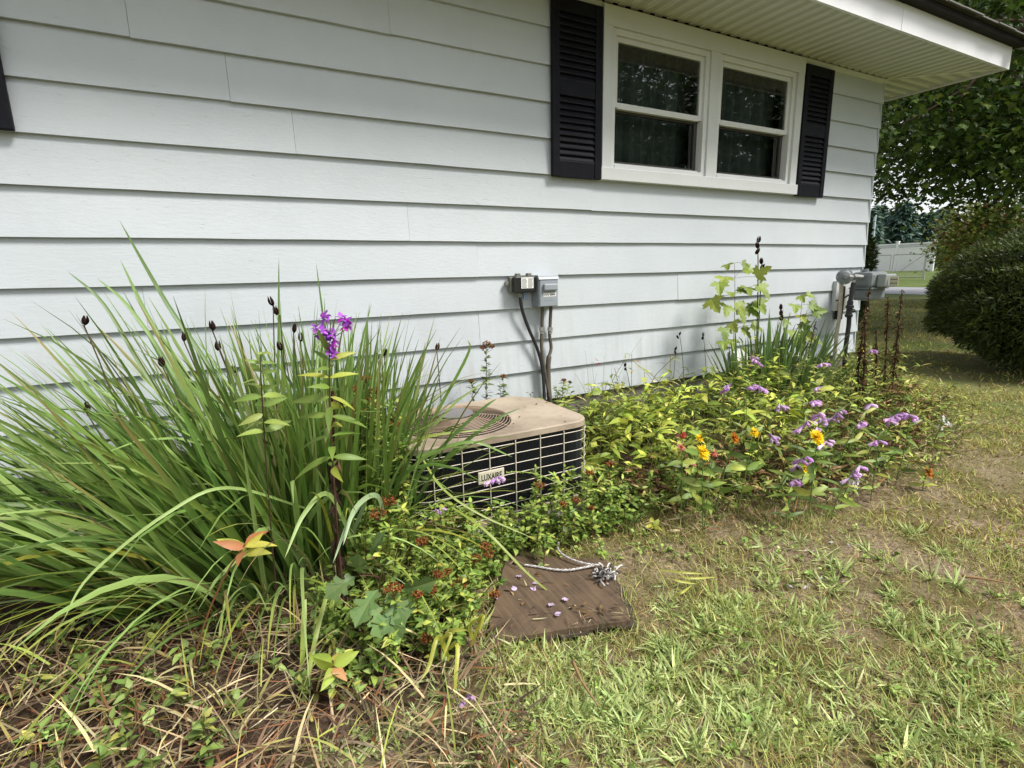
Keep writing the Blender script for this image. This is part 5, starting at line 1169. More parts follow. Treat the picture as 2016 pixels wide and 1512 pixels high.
YG = ((c(150, 166, 70), 3.4), (c(182, 190, 84), 2.2), (c(108, 134, 56), 3), (c(76, 102, 44), 2.2), (c(206, 202, 110), .7))
undergrowth('perennial_foliage', 'dense yellow green leafy growth filling the flower bed', 'foliage', clear(scatter(BED_R, 300)), hbed, (.04, .085), .26, YG, 13, curl=.35, pv=.32)
undergrowth('perennial_foliage', 'small dark leaves filling gaps deep in the flower bed', 'foliage', clear(scatter(BED_R, 260)), lambda x, y: hbed(x, y) * .6, (.02, .045), .5, ((c(84, 112, 48), 3), (c(112, 140, 60), 2), (c(60, 84, 38), 2)), 14, prof=OVATE, pv=.3)
undergrowth('spindly_stems', 'pale spindly stems with narrow leaves standing above the flower bed', 'foliage', clear(scatter(BED_R, 150)), lambda x, y: hbed(x, y) * 1.35, (.035, .08), .17, ((c(196, 196, 104), 3), (c(166, 180, 84), 3), (c(206, 184, 120), 1), (c(126, 150, 66), 2)), 11, stemc=c(150, 140, 80), pv=.25, lean=.10)
mid = [(1.5, 2.8), (1.5, 2.0), (2.2, 1.75), (3.2, 1.8), (3.4, 2.5), (3.0, 2.8)]
undergrowth('perennial_foliage', 'broader lime leaves in the middle of the flower bed', 'foliage', clear(np.vstack([scatter(mid, 70), scatter([(1.46, 2.75), (1.46, 1.9), (2.1, 1.8), (2.3, 2.7)], 34)])), hbed, (.06, .11), .42, ((c(172, 186, 74), 3), (c(136, 160, 64), 2), (c(198, 202, 96), 1.4)), 11, curl=.4, pv=.25)
pb_ = clear(scatter(BED_R, 900)); nbb = len(pb_); g = Geo(); colb = pick(nbb, (c(168, 182, 88), 3), (c(128, 152, 66), 3), (c(196, 176, 118), 1.6), (c(90, 118, 54), 2), var=.18)
add_blades(g, np.stack([pb_[:, 0], pb_[:, 1], gz(pb_[:, 0], pb_[:, 1])], 1), U(R(150), R(390), nbb), U(.05, .8, nbb), U(.1, 1.4, nbb), U(.14, .46, nbb) * np.clip(hbed(pb_[:, 0], pb_[:, 1]) / .36, .45, 1.2), U(.003, .007, nbb), colb, seg=6, cols=2, fold=0, twist=rng.normal(0, .6, nbb))
tag(g.build('bed_grass', M['blade'], smooth_=True), 'long thin grass blades tangled through the flower bed', 'grass', kind='stuff')
spill = [(1.5, 1.62), (2.3, 1.28), (3.2, 1.26), (4.3, 1.45), (5.1, 2.0), (4.9, 2.15), (4.2, 1.7), (3.1, 1.46), (2.3, 1.48), (1.6, 1.75)]
undergrowth('spilling_weeds', 'straggling stems and weeds spilling from the bed onto the lawn', 'weeds', clear(scatter(spill, 120)), lambda x, y: np.full(len(x), .15), (.02, .06), .3, ((c(156, 172, 84), 3), (c(120, 144, 64), 3), (c(186, 172, 110), 1.4), (c(110, 84, 58), 1)), 9, lean=.25, pv=.3)
front = [(1.42, 1.95), (1.45, 1.70), (2.3, 1.42), (3.2, 1.42), (4.2, 1.65), (4.9, 2.1), (4.6, 2.2), (3.6, 1.85), (2.4, 1.75)]
undergrowth('dead_foliage', 'dry brown stems and leaves along the front of the flower bed', 'dead leaves', clear(scatter(front, 130)), lambda x, y: hbed(x, y) * .7 + .05, (.04, .07), .28, ((c(98, 72, 50), 3), (c(154, 126, 90), 2), (c(124, 96, 66), 2), (c(68, 46, 36), 2)), 9, stemc=c(96, 66, 44), mt='dry', curl=.6)
undergrowth('creeping_weeds', 'small round leaved creepers round the unit and the bed front', 'weeds', clear(np.vstack([scatter(front, 130), scatter([(.50, 1.95), (.60, 1.50), (1.0, 1.66), (1.5, 1.55), (1.7, 2.0)], 300)])), lambda x, y: np.full(len(x), .13), (.018, .036), .7, ((c(112, 142, 62), 3), (c(150, 172, 80), 2), (c(82, 112, 48), 2)), 14, prof=OVATE)
back = [(1.48, 2.82), (1.48, 2.45), (2.3, 2.5), (4.9, 2.55), (5.2, 2.82)]
undergrowth('wall_weeds', 'mixed weeds growing along the foundation', 'weeds', clear(scatter(back, 130)), lambda x, y: np.full(len(x), .24), (.03, .06), .35, ((c(96, 124, 56), 3), (c(140, 158, 72), 2), (c(70, 96, 44), 2), (c(160, 110, 60), .5)), 14)
behind = [(-2.4, 2.82), (-2.2, 2.2), (-.9, 1.9), (-.5, 2.6), (.6, 2.6), (.9, 2.82)]
undergrowth('wall_weeds', 'dark weeds behind and beside the iris clump', 'weeds', clear(scatter(behind, 260)), lambda x, y: np.full(len(x), .34), (.04, .08), .45, ((c(74, 104, 48), 3), (c(100, 130, 60), 2), (c(54, 80, 38), 2)), 14, prof=OVATE)
leftg = [(-1.6, 2.3), (-1.3, 1.45), (-.75, 1.22), (-.1, 1.12), (.45, 1.2), (.62, 1.5), (.5, 1.75), (.0, 1.75), (-.6, 1.95)]
undergrowth('ground_cover', 'low broad leaved ground cover under the drooping iris leaves', 'ground cover', clear(scatter(leftg, 250)), lambda x, y: np.full(len(x), .09), (.02, .042), .55, ((c(118, 146, 74), 3), (c(146, 170, 96), 2.4), (c(86, 114, 54), 2), (c(186, 188, 96), 1.2)), 9, prof=OVATE, pv=.3)
sp_ = [(.2, 1.25), (.45, 1.2), (.66, 1.5), (.70, 1.85), (.35, 1.9), (.15, 1.6)]
undergrowth('ground_cover', 'bright leafy ground cover under the low spirea bush', 'ground cover', clear(scatter(sp_, 170)), lambda x, y: np.full(len(x), .14), (.02, .036), .55, ((c(120, 150, 64), 3), (c(152, 174, 82), 2), (c(86, 116, 50), 2)), 14, prof=OVATE)
# straw and dead blades lying about
def straw(label, poly, n, Lr, cols, h=(.005, .05), W=(.002, .006), tl=(1.15, 1.65), bd=.1):
    p = clear(scatter(poly, n)); n = len(p); b = np.stack([p[:, 0], p[:, 1], gz(p[:, 0], p[:, 1]) + U(*h, n)], 1); g = Geo()
    add_blades(g, b, U(0, 6.28, n), U(*tl, n), rng.normal(bd, .35, n), U(*Lr, n), U(*W, n), pick(n, *cols, var=.2), seg=4, cols=2, fold=0, twist=rng.normal(0, .5, n)); return tag(g.build('straw', M['dry'], smooth_=True), label, 'straw', kind='stuff')
SC = ((c(140, 100, 70), 2.2), (c(152, 136, 106), 3), (c(120, 104, 82), 3), (c(198, 182, 144), 1.8), (c(84, 70, 58), 2))
straw('dry brown straw and dead iris leaves strewn under the iris clump', [(-1.7, 2.2), (-1.3, 1.3), (-.7, .95), (.5, .85), (.66, 1.5), (.4, 1.8), (-.5, 1.95)], 4600, (.03, .20), SC)
straw('upright dry tan blades standing in the left foreground', [(-1.5, 2.0), (-1.2, 1.3), (-.6, 1.0), (.45, .9), (.6, 1.4), (.2, 1.7), (-.5, 1.85)], 460, (.08, .22), ((c(194, 178, 132), 3), (c(164, 156, 94), 2.5), (c(128, 108, 84), 2), (c(170, 178, 92), 2)), tl=(.2, 1.2), bd=.9, W=(.003, .009))
straw('dry straw and stems along the front of the bed', [(1.25, 1.75), (1.5, 1.45), (2.4, 1.2), (3.6, 1.3), (4.8, 1.8), (4.6, 2.1), (3.0, 1.65), (1.5, 1.85)], 1900, (.03, .15), SC)
g = Geo(); n = 900; p = scatter([(-1.7, 2.3), (-1.3, 1.2), (-.6, .9), (.5, .9), (.7, 1.6), (.3, 1.9)], n); leaves(g, np.stack([p[:, 0], p[:, 1], gz(p[:, 0], p[:, 1]) + U(.003, .03, n)], 1), hz(U(0, 6.28, n), rng.normal(0, .25, n)), U(.015, .05, n), U(.008, .02, n), pick(n, (c(86, 54, 38), 3), (c(130, 92, 58), 2), (c(60, 40, 30), 2), (c(170, 130, 60), .5)), seg=3, prof=OVATE, curl=.4, roll=rng.normal(0, 1, n)); tag(g.build('leaf_litter', M['dry']), 'brown leaf litter on the soil under the irises', 'leaf litter', kind='stuff')

g = Geo(); n = 46; tt = U(0, 1, (n, 2)); pb2 = np.array([(c4[0] * (1 - u) + c4[1] * u) * (1 - v_ ** 2) + (c4[3] * (1 - u) + c4[2] * u) * v_ ** 2 for u, v_ in tt])
add_blades(g, np.stack([pb2[:, 0], pb2[:, 1], np.full(n, .031)], 1), U(0, 6.28, n), U(1.45, 1.6, n), rng.normal(0, .1, n), U(.012, .06, n), U(.0015, .005, n), pick(n, *SC, var=.2), seg=3, cols=2, fold=0)
n2 = 26; k_ = rng.integers(0, n, n2); leaves(g, np.stack([pb2[k_, 0], pb2[k_, 1] + .05, np.full(n2, .032)], 1), hz(U(0, 6.28, n2), U(0, .3, n2)), U(.012, .03, n2), U(.006, .014, n2), pick(n2, (c(110, 88, 60), 3), (c(150, 130, 90), 1), (c(76, 58, 46), 2)), seg=3, prof=OVATE, curl=.3)
tag(g.build('board_litter', M['dry']), 'bits of dry leaf and straw strewn on the plywood board', 'leaf litter', kind='stuff')
eg = np.concatenate([[c4[a] + (c4[(a + 1) % 4] - c4[a]) * t for t in U(0, 1, 60)] for a in range(4)]); ce = np.mean(c4, 0); eg = eg + nrm(eg - ce) * U(.0, .03, (240, 1)); n = len(eg); g = Geo()
add_blades(g, np.stack([eg[:, 0], eg[:, 1], gz(eg[:, 0], eg[:, 1])], 1), U(0, 6.28, n), U(.2, 1.2, n), U(.1, 1, n), U(.03, .09, n), U(.002, .004, n), pick(n, (c(150, 164, 86), 3), (c(186, 168, 120), 2), (c(116, 134, 64), 2)), seg=4, cols=2, fold=0)
tag(g.build('edge_grass', M['grass']), 'grass blades creeping over the edges of the plywood board', 'grass', kind='stuff')
g = Geo(); n = 40; px_ = U(AX0 + .06, AX1 - .06, n); py_ = U(AY0 + .03, AY1 - .08, n); leaves(g, np.stack([px_, py_, np.full(n, ATOP + .006)], 1), hz(U(0, 6.28, n), U(0, .2, n)), U(.008, .028, n), U(.003, .010, n), pick(n, (c(96, 72, 50), 3), (c(134, 104, 70), 2), (c(70, 54, 42), 2)), seg=2, prof=OVATE); tag(g.build('unit_litter', M['dry']), 'dry bits of leaf lying on top of the air conditioner', 'leaf litter', kind='stuff')
# ------------------------------------------------------------------ lawn
def lawn_pts(n, rmin, rmax, a0=-14, a1=78):
    r_ = np.sqrt(U(rmin ** 2, rmax ** 2, n)); a = R(a0) + (R(a1) - R(a0)) * rng.random(n); x = r_ * np.cos(a); y = r_ * np.sin(a)
    bed = inside(BED_R, x, y) & (pdist(BED_R, x, y) < -.08); bedl = inside(BED_L, x, y) & (pdist(BED_L, x, y) < -.02)
    m = ~(bed | bedl | inside([tuple(q_[:2]) for q_ in c4], x, y) | ((y > WY - .02) & (x < CX + .02))); return x[m], y[m]
def patch(x, y, s, seed): return .5 + .5 * np.sin(x * s + seed + 1.7 * np.sin(y * s * .8 + seed * 2)) * np.cos(y * s * 1.1 - seed + 1.3 * np.sin(x * s * .7))
def lawn(label, n, rmin, rmax, Lr, Wr, cols_g, cols_d, seg, a0, a1):
    x, y = lawn_pts(n, rmin, rmax, a0, a1); k = patch(x, y, 4.2, .7) * .55 + patch(x, y, 11, 2.1) * .45; keep = rng.random(len(x)) < .12 + 1.0 * k ** 1.2; x, y, k = x[keep], y[keep], k[keep]; m = len(x)
    dry = rng.random(m) < .80 - .42 * k; col = np.where(dry[:, None], pick(m, *cols_d, var=.15), pick(m, *cols_g, var=.15)); g = Geo(); L = U(*Lr, m) * (.6 + .6 * k) * np.where(dry, .8, 1)
    add_blades(g, np.stack([x, y, gz(x, y) - .003], 1), U(0, 6.28, m), U(.15, 1.25, m) + .25 * dry, U(.1, 1.0, m), L, U(*Wr, m), col, seg=seg, cols=2, fold=0, twist=rng.normal(0, .5, m))
    return tag(g.build('grass', M['grass'], smooth_=True), label, 'grass', kind='stuff')
CG = ((c(164, 172, 92), 3), (c(184, 186, 110), 2.4), (c(130, 146, 70), 2), (c(196, 202, 128), 1.2)); CDY = ((c(186, 162, 112), 3), (c(150, 122, 80), 3), (c(118, 90, 58), 2), (c(206, 186, 138), 1.5))
lawn('short patchy dry grass of the near lawn', 92000, .75, 2.6, (.025, .075), (.0014, .0030), CG, CDY, 4, -20, 66)
lawn('yellowing mown grass beyond the flower bed', 100000, 2.6, 6.0, (.03, .065), (.003, .006), ((c(168, 172, 84), 3), (c(186, 184, 104), 2.5), (c(134, 148, 66), 2)), CDY, 3, -6, 48)
lawn('mown grass between house corner and street', 42000, 6.0, 20, (.04, .08), (.008, .016), ((c(172, 172, 80), 3), (c(186, 182, 98), 2), (c(140, 152, 64), 2)), CDY, 2, 8, 36)
x_, y_ = lawn_pts(420, .8, 2.8, -18, 62); kk = patch(x_, y_, 5, 3.3) > .45; wp2 = np.stack([x_[kk], y_[kk]], 1)
undergrowth('lawn_weeds', 'tiny clover like weeds dotted through the near lawn', 'weeds', wp2, lambda x, y: np.full(len(x), .028), (.010, .022), .65, ((c(150, 176, 92), 3), (c(120, 150, 72), 2), (c(176, 186, 110), 1)), 9, prof=ROUND, lean=.3)
# crabgrass tufts: four moulds, copied
CR = ((c(188, 204, 136), 3), (c(170, 188, 112), 3), (c(136, 154, 84), 1.5), (c(204, 208, 148), 1.2))
moulds = []
for k in range(6):
    g = Geo()
    for q_ in range(int(U(4, 8))):
        cx_, cy_ = rng.normal(0, .034, 2); n_ = int(U(10, 22)); r_ = U(0, .012, n_); a = U(0, 6.28, n_); big = U(.7, 1.25)
        add_blades(g, np.stack([cx_ + r_ * np.cos(a), cy_ + r_ * np.sin(a), np.full(n_, -.004)], 1), a + rng.normal(0, .6, n_), U(.6, 1.5, n_), U(-.3, .7, n_), U(.02, .062, n_) * big, U(.0035, .0078, n_) * big, pick(n_, *CR, var=.16), seg=4, cols=3, fold=.35, basew=.6, tip=1.7, twist=rng.normal(0, .5, n_))
    m_ = g.mesh('tuft_leaves', True); m_.materials.append(M['grass']); moulds.append(m_)
tufts = [(1010, 1330), (1080, 1290), (1130, 1300), (1180, 1340), (1230, 1400), (1160, 1420), (1100, 1400), (1280, 1340), (1320, 1290), (1240, 1310), (1300, 1170), (1330, 1210), (1390, 1240), (1460, 1290), (1560, 1240), (1600, 1260), (1640, 1230), (1700, 1230), (1760, 1180), (1780, 1250), (1800, 1240), (1860, 1220), (1880, 1320), (1920, 1330), (1900, 1360), (1640, 1330), (1580, 1390), (1680, 1390), (1740, 1440), (1780, 1460), (1830, 1450), (1900, 1440), (1480, 1360), (1430, 1430), (1230, 1480), (1190, 1490), (1080, 1470), (980, 1420), (940, 1470), (860, 1450), (800, 1480), (760, 1440), (700, 1490), (1620, 1110), (1560, 1070), (1690, 1080), (1500, 1110), (1740, 1110), (1780, 1060), (1840, 1150), (1950, 1250), (1980, 1180), (1340, 1270), (1380, 1330), (1150, 1360), (1040, 1370), (1260, 1370), (1200, 1310), (1110, 1340), (1060, 1430), (1300, 1440), (1530, 1150), (1480, 1180), (1450, 1120), (1600, 1150), (1650, 1160), (1850, 1100), (1900, 1080), (1540, 1320), (1720, 1320), (1960, 1400), (1980, 1470), (1360, 1480), (1560, 1480), (900, 1380), (830, 1400), (960, 1300)]
tufts += [(float(x), float(y)) for x, y in zip(rng.normal(1180, 120, 26), rng.normal(1390, 55, 26))] + [(float(x), float(y)) for x, y in zip(U(1350, 2000, 34), U(1150, 1500, 34))]
for k, (px, py) in enumerate(tufts):
    p = at(px, py, z=.0); o = link('crabgrass_tuft', moulds[k % 6]); o.location = (p[0], p[1], float(gz(p[0], p[1]))); o.rotation_euler = (U(-.1, .1), U(-.1, .1), U(0, 6.28)); s_ = U(.75, 1.45); o.scale = (s_, s_, s_ * U(.7, 1.1))
    tag(o, 'pale green crabgrass tuft spreading low in the patchy lawn', 'grass tuft', 'crabgrass tufts in the near lawn')
# sticks in the lawn and one fallen bloom
for pts, lab in (([(1895, 1134), (1935, 1139), (1985, 1148)], 'bare grey stick lying in the mossy lawn near the right edge'), ([(1128, 1302), (1145, 1340), (1178, 1390)], 'thin dry stem lying in the crabgrass below the board'), ([(90, 1240), (60, 1275), (200, 1300), (330, 1370)][0:1] + [(180, 1298), (240, 1325), (330, 1372)], 'tan broken stalk lying under the drooping iris leaves')):
    pth = catmull([at(x, y, z=.03) for x, y in pts], 6); tag(Geo().tube(pth, np.linspace(.005, .0028, len(pth)) + rng.normal(0, .0004, len(pth)), 6, col=c(150, 122, 88)).build('stick', M['dry'], smooth_=True), lab, 'stick')
fl = at(922, 1372, z=.03); root = thing('fallen_flower', 'single lilac bloom fallen on the ground below the board', 'flower', tuple(fl)); tube_flowers(root, np.array([fl + [-.01, 0, 0], fl, fl + [.01, 0, .004]]), 4, .022, LIL)
g = Geo(); n = 26; p = np.array([at(x, y, z=.02) for x, y in zip(U(1560, 1700, n), U(1020, 1160, n))]); leaves(g, p, hz(U(0, 6, n), U(-.1, .4, n)), U(.012, .022, n), U(.006, .01, n), pick(n, (c(206, 190, 212), 1)), seg=2, prof=OVATE); tag(g.build('petal_litter', M['petal']), 'pale fallen petals scattered on the lawn before the bed', 'petals', kind='stuff')

# ------------------------------------------------------------------ yew bush, arborvitae
def ell_pts(n, cen, rad, lump=.12, low=None):
    d = nrm(rng.normal(0, 1, (n, 3))); q_ = 1 + lump * (np.sin(d[:, 0] * 7 + 1) * np.cos(d[:, 1] * 6 + d[:, 2] * 5) + .5 * np.sin(d[:, 2] * 13 + d[:, 0] * 11)); return d, np.asarray(cen) + d * np.asarray(rad) * q_[:, None]
def needle_bush(name, label, cat, cen, rad, n, Lr, W, cols, lump=.10, core=.86):
    root = thing(name, label, cat, (cen[0], cen[1], float(gz(cen[0], cen[1])))); d, p = ell_pts(n, cen, rad, lump); dep_ = 1 - np.abs(rng.normal(0, .07, n))[:, None]; p = cen + (p - cen) * dep_
    m = p[:, 2] > .06; d, p = d[m], p[m]; k = len(p); g = Geo(); dd = d * [1, 1, .8] + rng.normal(0, .55, (k, 3)) + [0, 0, .35]; leaves(g, p, dd, U(*Lr, k), U(W * .6, W * 1.3, k), pick(k, *cols, var=.2) * np.exp(.35 * np.sin(d[:, :1] * 14 + 3 * np.sin(d[:, 2:3] * 11)) * np.cos(d[:, 1:2] * 13 + 2)), seg=2, curl=U(-.2, .4, k), roll=U(-1.5, 1.5, k)); part(root, g, 'foliage', M['leaf'], sm=True)
    th = Geo(); dd2, pp = ell_pts(10, cen, rad); th.ellipsoid(cen, np.asarray(rad) * core, 24, 16, col=c(24, 34, 18), jit=.03); part(root, th, 'dark_filler_core', M['bark'], sm=True)  # dark solid core added to stop see-through, standing in for the shaded inside
    for k in range(3): part(root, Geo().tube([(cen[0] + U(-.15, .15), cen[1] + U(-.15, .15), 0), (cen[0] + U(-.1, .1), cen[1] + U(-.1, .1), cen[2])], .03, 6, col=c(80, 60, 46)), 'trunk', M['bark'])
    return root
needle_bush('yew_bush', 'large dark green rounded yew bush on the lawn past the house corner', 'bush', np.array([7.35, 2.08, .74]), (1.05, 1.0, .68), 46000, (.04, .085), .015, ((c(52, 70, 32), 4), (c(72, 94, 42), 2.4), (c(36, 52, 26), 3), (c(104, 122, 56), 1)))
needle_bush('arborvitae', 'narrow dark evergreen shrub just behind the house corner', 'shrub', np.array([9.55, 5.40, .95]), (.33, .33, 1.02), 6000, (.06, .12), .03, ((c(54, 76, 38), 3), (c(74, 98, 48), 1), (c(40, 60, 32), 2)))

# ------------------------------------------------------------------ trees
def tree(name, label, base, th, tr, cen, rad, nclus, per, lsize, cols, sig=.45, shell=.5, outl=SIMPLE5, droop=-.35, group=None, limbs=9, zmin=None, barkc=c(84, 70, 60), extra=None):
    root = thing(name, label, 'tree', tuple(base), group); base = np.asarray(base, float); cen = np.asarray(cen, float); rad = np.asarray(rad, float)
    g = Geo(); tp = cen + [0, 0, rad[2] * .25]; trunk = stem_path(base - [0, 0, .1], tp, n=10); g.tube(trunk, np.linspace(tr, tr * .25, 10), 9, col=barkc)
    d = nrm(rng.normal(0, 1, (nclus, 3))); rr_ = U(shell, 1, nclus) ** .6; cl = cen + d * rad * rr_[:, None] * (1 + .15 * np.sin(d[:, :1] * 9 + d[:, 1:2] * 7))
    if zmin is not None: cl = cl[cl[:, 2] > zmin]
    if extra is not None: cl = np.vstack([cl, extra])
    for k in range(min(limbs, len(cl))):
        e = cl[k * (len(cl) // limbs)]; s0 = trunk[int(U(4, 9))]; g.tube(bez(s0, .5 * (s0 + e) + [0, 0, .12 * rad[2]], e, 8), np.linspace(tr * .38, tr * .05, 8), 6, col=barkc)
        for q_ in range(3): e2 = e + rng.normal(0, .2, 3) * rad * .8; g.tube(bez(.4 * s0 + .6 * e, .5 * (e + e2), e2, 5), np.linspace(tr * .12, tr * .03, 5), 4, col=barkc)
    part(root, g, 'trunk', M['bark'], sm=True)
    n = len(cl) * per; idx = np.repeat(np.arange(len(cl)), per); p = cl[idx] + rng.normal(0, 1, (n, 3)) * sig * [1, 1, .55]
    cm = np.exp(rng.normal(0, .22, (len(cl), 1)))[idx]; g = Geo(); lobed(g, p, hz(U(0, 6.28, n), U(droop - .5, droop + .5, n)), lsize * U(.7, 1.25, n), pick(n, *cols, var=.16) * cm, outl, fold=.15, curl=.3); part(root, g, 'crown', M['tree_leaf'])
    return root
MG = ((c(70, 92, 36), 4), (c(92, 114, 44), 2), (c(50, 70, 30), 3), (c(116, 130, 56), .8))
def hang(n, x0, x1, y0, y1, d0, d1):
    out = []
    for k in range(n):
        d = at(U(x0, x1), U(y0, y1), z=50.0) - CAM; out.append(CAM + d / np.linalg.norm(d[:2]) * U(d0, d1))
    return np.array(out)
tree('maple_tree', 'large maple with hanging leafy branches over the yard, right of the eave', (13.8, 3.5, 0), 7, .24, (13.2, 4.2, 4.8), (5.4, 5.0, 5.0), 820, 68, .098, MG, sig=.42, shell=.12, zmin=2.55, limbs=26, extra=hang(90, 1815, 2080, 180, 385, 10, 14))
tree('maple_tree', 'second maple filling the gap between the eave and the large maple', (24.5, 7.2, 0), 7, .22, (23.0, 8.6, 7.0), (5.4, 5.4, 4.4), 400, 36, .20, MG, sig=.6, shell=.15, zmin=5.0, limbs=10)
tree('crabapple_tree', 'small green and red leaved tree behind the yew bush', (16.9, 6.35, 0), 2.5, .07, (16.9, 6.35, 1.7), (.75, .75, .80), 60, 100, .085, ((c(140, 154, 72), 3), (c(166, 172, 90), 2), (c(150, 84, 60), .8), (c(90, 106, 50), 2)), sig=.3)
tree('crabapple_tree', 'pale yellow green small tree above the yew bush by the neighbour roof', (18.8, 6.9, 0), 2.5, .07, (18.8, 6.8, 1.45), (1.2, 1.1, .55), 70, 90, .09, ((c(128, 140, 66), 3), (c(150, 156, 80), 2), (c(96, 112, 50), 2)), sig=.3)
def conifer(label, x, y, h, r_, n=2600):
    z0 = float(gz(x, y)); root = thing('spruce_tree', label, 'tree', (x, y, z0), 'far spruces behind the white fence'); part(root, Geo().tube([(x, y, z0), (x, y, z0 + h)], [.22, .03], 6, col=c(70, 60, 54)), 'trunk', M['bark'])
    t = rng.random(n) ** 1.3; a = U(0, 6.28, n); whorl = np.floor(t * 22) / 22; rad_ = r_ * (1 - whorl) ** .85 * U(.35, 1.05, n) * (1 + .25 * np.sin(a * 5 + whorl * 40)); p = np.stack([x + rad_ * np.cos(a), y + rad_ * np.sin(a), z0 + .5 + h * whorl * .97 - rad_ * .22 + rng.normal(0, .1, n)], 1)
    g = Geo(); leaves(g, p, hz(a + rng.normal(0, .5, n), U(-.5, .2, n)), U(.5, 1.0, n), U(.16, .34, n), pick(n, (c(70, 94, 84), 3), (c(92, 116, 104), 2), (c(54, 76, 66), 2), (c(84, 108, 78), 1), var=.15), seg=2, curl=.3); part(root, g, 'crown', M['tree_leaf'])  # bluish needle tints carry the haze of distance in their colour
for k, (px, dist, top, r_) in enumerate(((1702, 66, 418, 2.4), (1722, 72, 408, 2.6), (1745, 70, 425, 2.4), (1770, 68, 405, 2.3), (1792, 74, 432, 2.5), (1815, 70, 425, 2.6), (1850, 76, 415, 3.0))):
    d = at(px, 500, z=2.0) - CAM; d = d[:2] / np.linalg.norm(d[:2]); P_ = d * dist; depth = P_ @ FW[:2]; h = (515 - top) / FPX * depth + 1.1 - .58
    conifer(['spruce half hidden by the house corner', 'tall spruce with painted blue haze next to the house corner', 'shorter spruce between two taller ones', 'pointed spruce standing free against the sky', 'spruce partly behind the reddish small tree', 'spruce behind the small green tree', 'broad spruce hidden behind the small trees'][k] , P_[0], P_[1], h, r_)
# trees across the yard, seen in the window reflections
MG2 = ((c(58, 80, 34), 3), (c(80, 104, 42), 2), (c(44, 62, 28), 3))
ft = tree('yard_tree', 'tall leafy tree mirrored in the nearer window sashes', (13.5, -12.5, 0), 6, .25, (13.5, -12.5, 5.4), (4.4, 4.4, 4.6), 330, 26, .26, MG2, sig=.55, shell=.2, group='yard trees mirrored in the window')
for (x, y, rz, sc_), lab in zip(((20.5, -11.5, 1.3, 1.05), (10.5, -17.5, 2.2, 1.1), (27.5, -12, 4.0, 1.2), (22.5, -19, 5.0, 1.3)), ('leafy tree mirrored in the sashes nearer the house corner', 'leafy tree mirrored behind the others in the window', 'broad tree mirrored low in the sash by the far shutter', 'distant tree mirrored between the nearer ones')):
    o = copy_tree(ft); o.location = (x, y, 0); o.rotation_euler = (0, 0, rz); o.scale = (sc_,) * 3; o['label'] = lab

# ------------------------------------------------------------------ far fence, gate, neighbour house
fx_ = 41.0
fnc = thing('vinyl_fence', 'white vinyl privacy fence across the street', 'fence', (fx_, 24, float(gz(fx_, 24))))
z0 = float(gz(fx_, 20)); 
for k in range(9):
    y0 = 17.9 + k * 2.2
    part(fnc, Geo().box((fx_ - .07, y0 - .07, z0 - .05), (fx_ + .07, y0 + .07, z0 + 1.95)).box((fx_ - .09, y0 - .09, z0 + 1.95), (fx_ + .09, y0 + .09, z0 + 2.02)), 'post', M['fence_white'])
    for q_ in range(8): a0 = y0 + .08 + q_ * .255; part(fnc, Geo().box((fx_ - .02, a0, z0 + .1), (fx_ + .02, a0 + .248, z0 + 1.50)), 'board', M['fence_white'])
    part(fnc, Geo().box((fx_ - .04, y0 + .07, z0 + 1.5), (fx_ + .04, y0 + 2.13, z0 + 1.58)), 'rail', M['fence_white']); part(fnc, Geo().box((fx_ - .04, y0 + .07, z0 + 1.76), (fx_ + .04, y0 + 2.13, z0 + 1.86)), 'rail', M['fence_white']); part(fnc, Geo().box((fx_ - .04, y0 + .07, z0 + .04), (fx_ + .04, y0 + 2.13, z0 + .12)), 'rail', M['fence_white'])
    part(fnc, Geo().box((fx_ - .01, y0 + .07, z0 + 1.6), (fx_ + .01, y0 + 2.13, z0 + 1.74)), 'topper_panel', mat('fence_topper', (.6, .6, .62), .5, .4) if k == 0 else bpy.data.materials['fence_topper'])
gx_ = 31.5; zg = float(gz(gx_, 15))
gt = thing('chain_link_gate', 'double chain link gate with diagonal braces before the white fence', 'gate', (gx_, 15, zg))
def gp(px, z): d = FW + (px - 1008) / FPX * RT - (520 - 756) / FPX * UP; t = gx_ / d[0]; return np.array([gx_, d[1] * t, z])
gw_ = [gp(px, 0)[1] for px in (1690, 1753, 1758, 1820)]; gh = 1.25
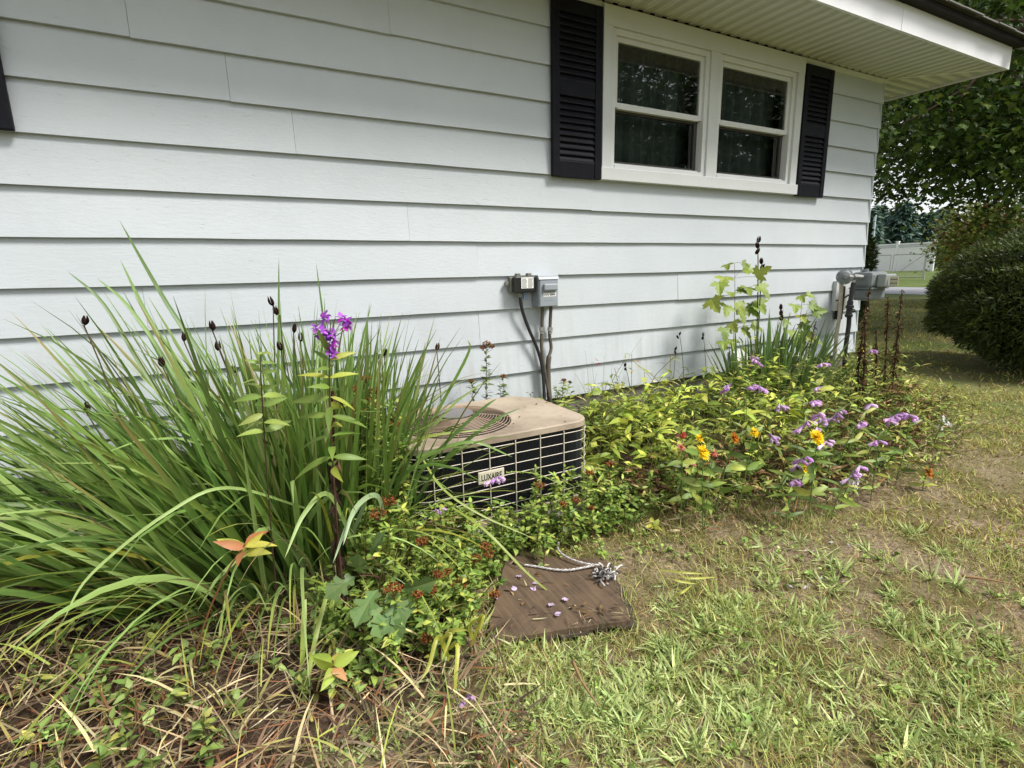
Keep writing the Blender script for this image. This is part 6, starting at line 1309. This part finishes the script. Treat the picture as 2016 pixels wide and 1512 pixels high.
for nm, ya, yb in (('gate_leaf', gw_[0], gw_[1]), ('gate_leaf', gw_[2], gw_[3])):
    g = Geo(); rr_ = .025
    for z in (zg + .1, zg + gh): g.tube([(gx_, ya, z), (gx_, yb, z)], rr_, 6)
    for yy in (ya, yb): g.tube([(gx_, yy, zg + .1), (gx_, yy, zg + gh)], rr_, 6)
    fr = part(gt, g, nm, M['steel']); cen_in = (ya if abs(ya - gw_[2]) < .01 else yb); cen_out = yb if cen_in == ya else ya
    part(gt, Geo().tube([(gx_ - .03, cen_out, zg + gh), (gx_ - .03, cen_in, zg + .1)], .016, 5), 'brace', M['steel'])
    g = Geo()
    for q_ in np.arange(ya, yb + (1e-3 if yb > ya else -1e-3), .12 if yb > ya else -.12):
        g.tube([(gx_, q_, zg + .1), (gx_, np.clip(q_ + gh * .8, min(ya, yb), max(ya, yb)), zg + .1 + (np.clip(q_ + gh * .8, min(ya, yb), max(ya, yb)) - q_) / .8)], .004, 3, cap=False); g.tube([(gx_, q_, zg + .1), (gx_, np.clip(q_ - gh * .8, min(ya, yb), max(ya, yb)), zg + .1 + (q_ - np.clip(q_ - gh * .8, min(ya, yb), max(ya, yb))) / .8)], .004, 3, cap=False)
    part(gt, g, 'mesh', M['steel'])['kind'] = 'stuff'
for px in (1688, 1822): y_ = gp(px, 0)[1]; part(gt, Geo().tube([(gx_, y_, zg - .1), (gx_, y_, zg + 1.45)], .04, 8), 'post', M['steel'])
# neighbour house roof above the bush
nh = thing('neighbour_house', 'neighbouring house with grey shingle roof behind the yew bush', 'house', (49, 11.5, .5)); hx0, hx1, hy0, hy1, ez, rz_ = 43, 55, 5.5, 17.6, 3.45, 5.7
part(nh, Geo().box((hx0 + .4, hy0 + .4, .3), (hx1 - .4, hy1 - .4, ez)), 'wall', mat('far_wall', (.7, .71, .72), .6, .3))
part(nh, Geo().add([(hx0, hy0, ez), (hx1, hy0, ez), (hx1, hy1, ez), (hx0, hy1, ez), ((hx0 + hx1) / 2, hy0 + 3, rz_), ((hx0 + hx1) / 2, hy1 - 3, rz_)], q=[(0, 4, 5, 3), (1, 2, 5, 4)], t=[(0, 1, 4), (2, 3, 5)]), 'roof', M['roof_far'])
part(nh, Geo().box((hx0 - .02, hy0, ez - .18), (hx0 + .05, hy1, ez + .02)), 'fascia', M['fence_white'])
for yy in (7.0, 10.2, 14.0): part(nh, Geo().box((hx0 + .36, yy, 1.4), (hx0 + .42, yy + 1.1, 2.6)), 'window', M['coil'])
up_ = thing('utility_pole', 'pale leaning pole beside the narrow evergreen, against the spruces', 'pole', tuple(np.array([40.0, 21.0, .5])))
pa, pb = at(1716, 487, y=20.0), at(1724, 418, y=20.0); part(up_, Geo().tube([pa - (pb - pa) * .6, pa, pb], [.12, .11, .07], 8), 'shaft', mat('pole_paint', (.45, .56, .60), .5, .4))
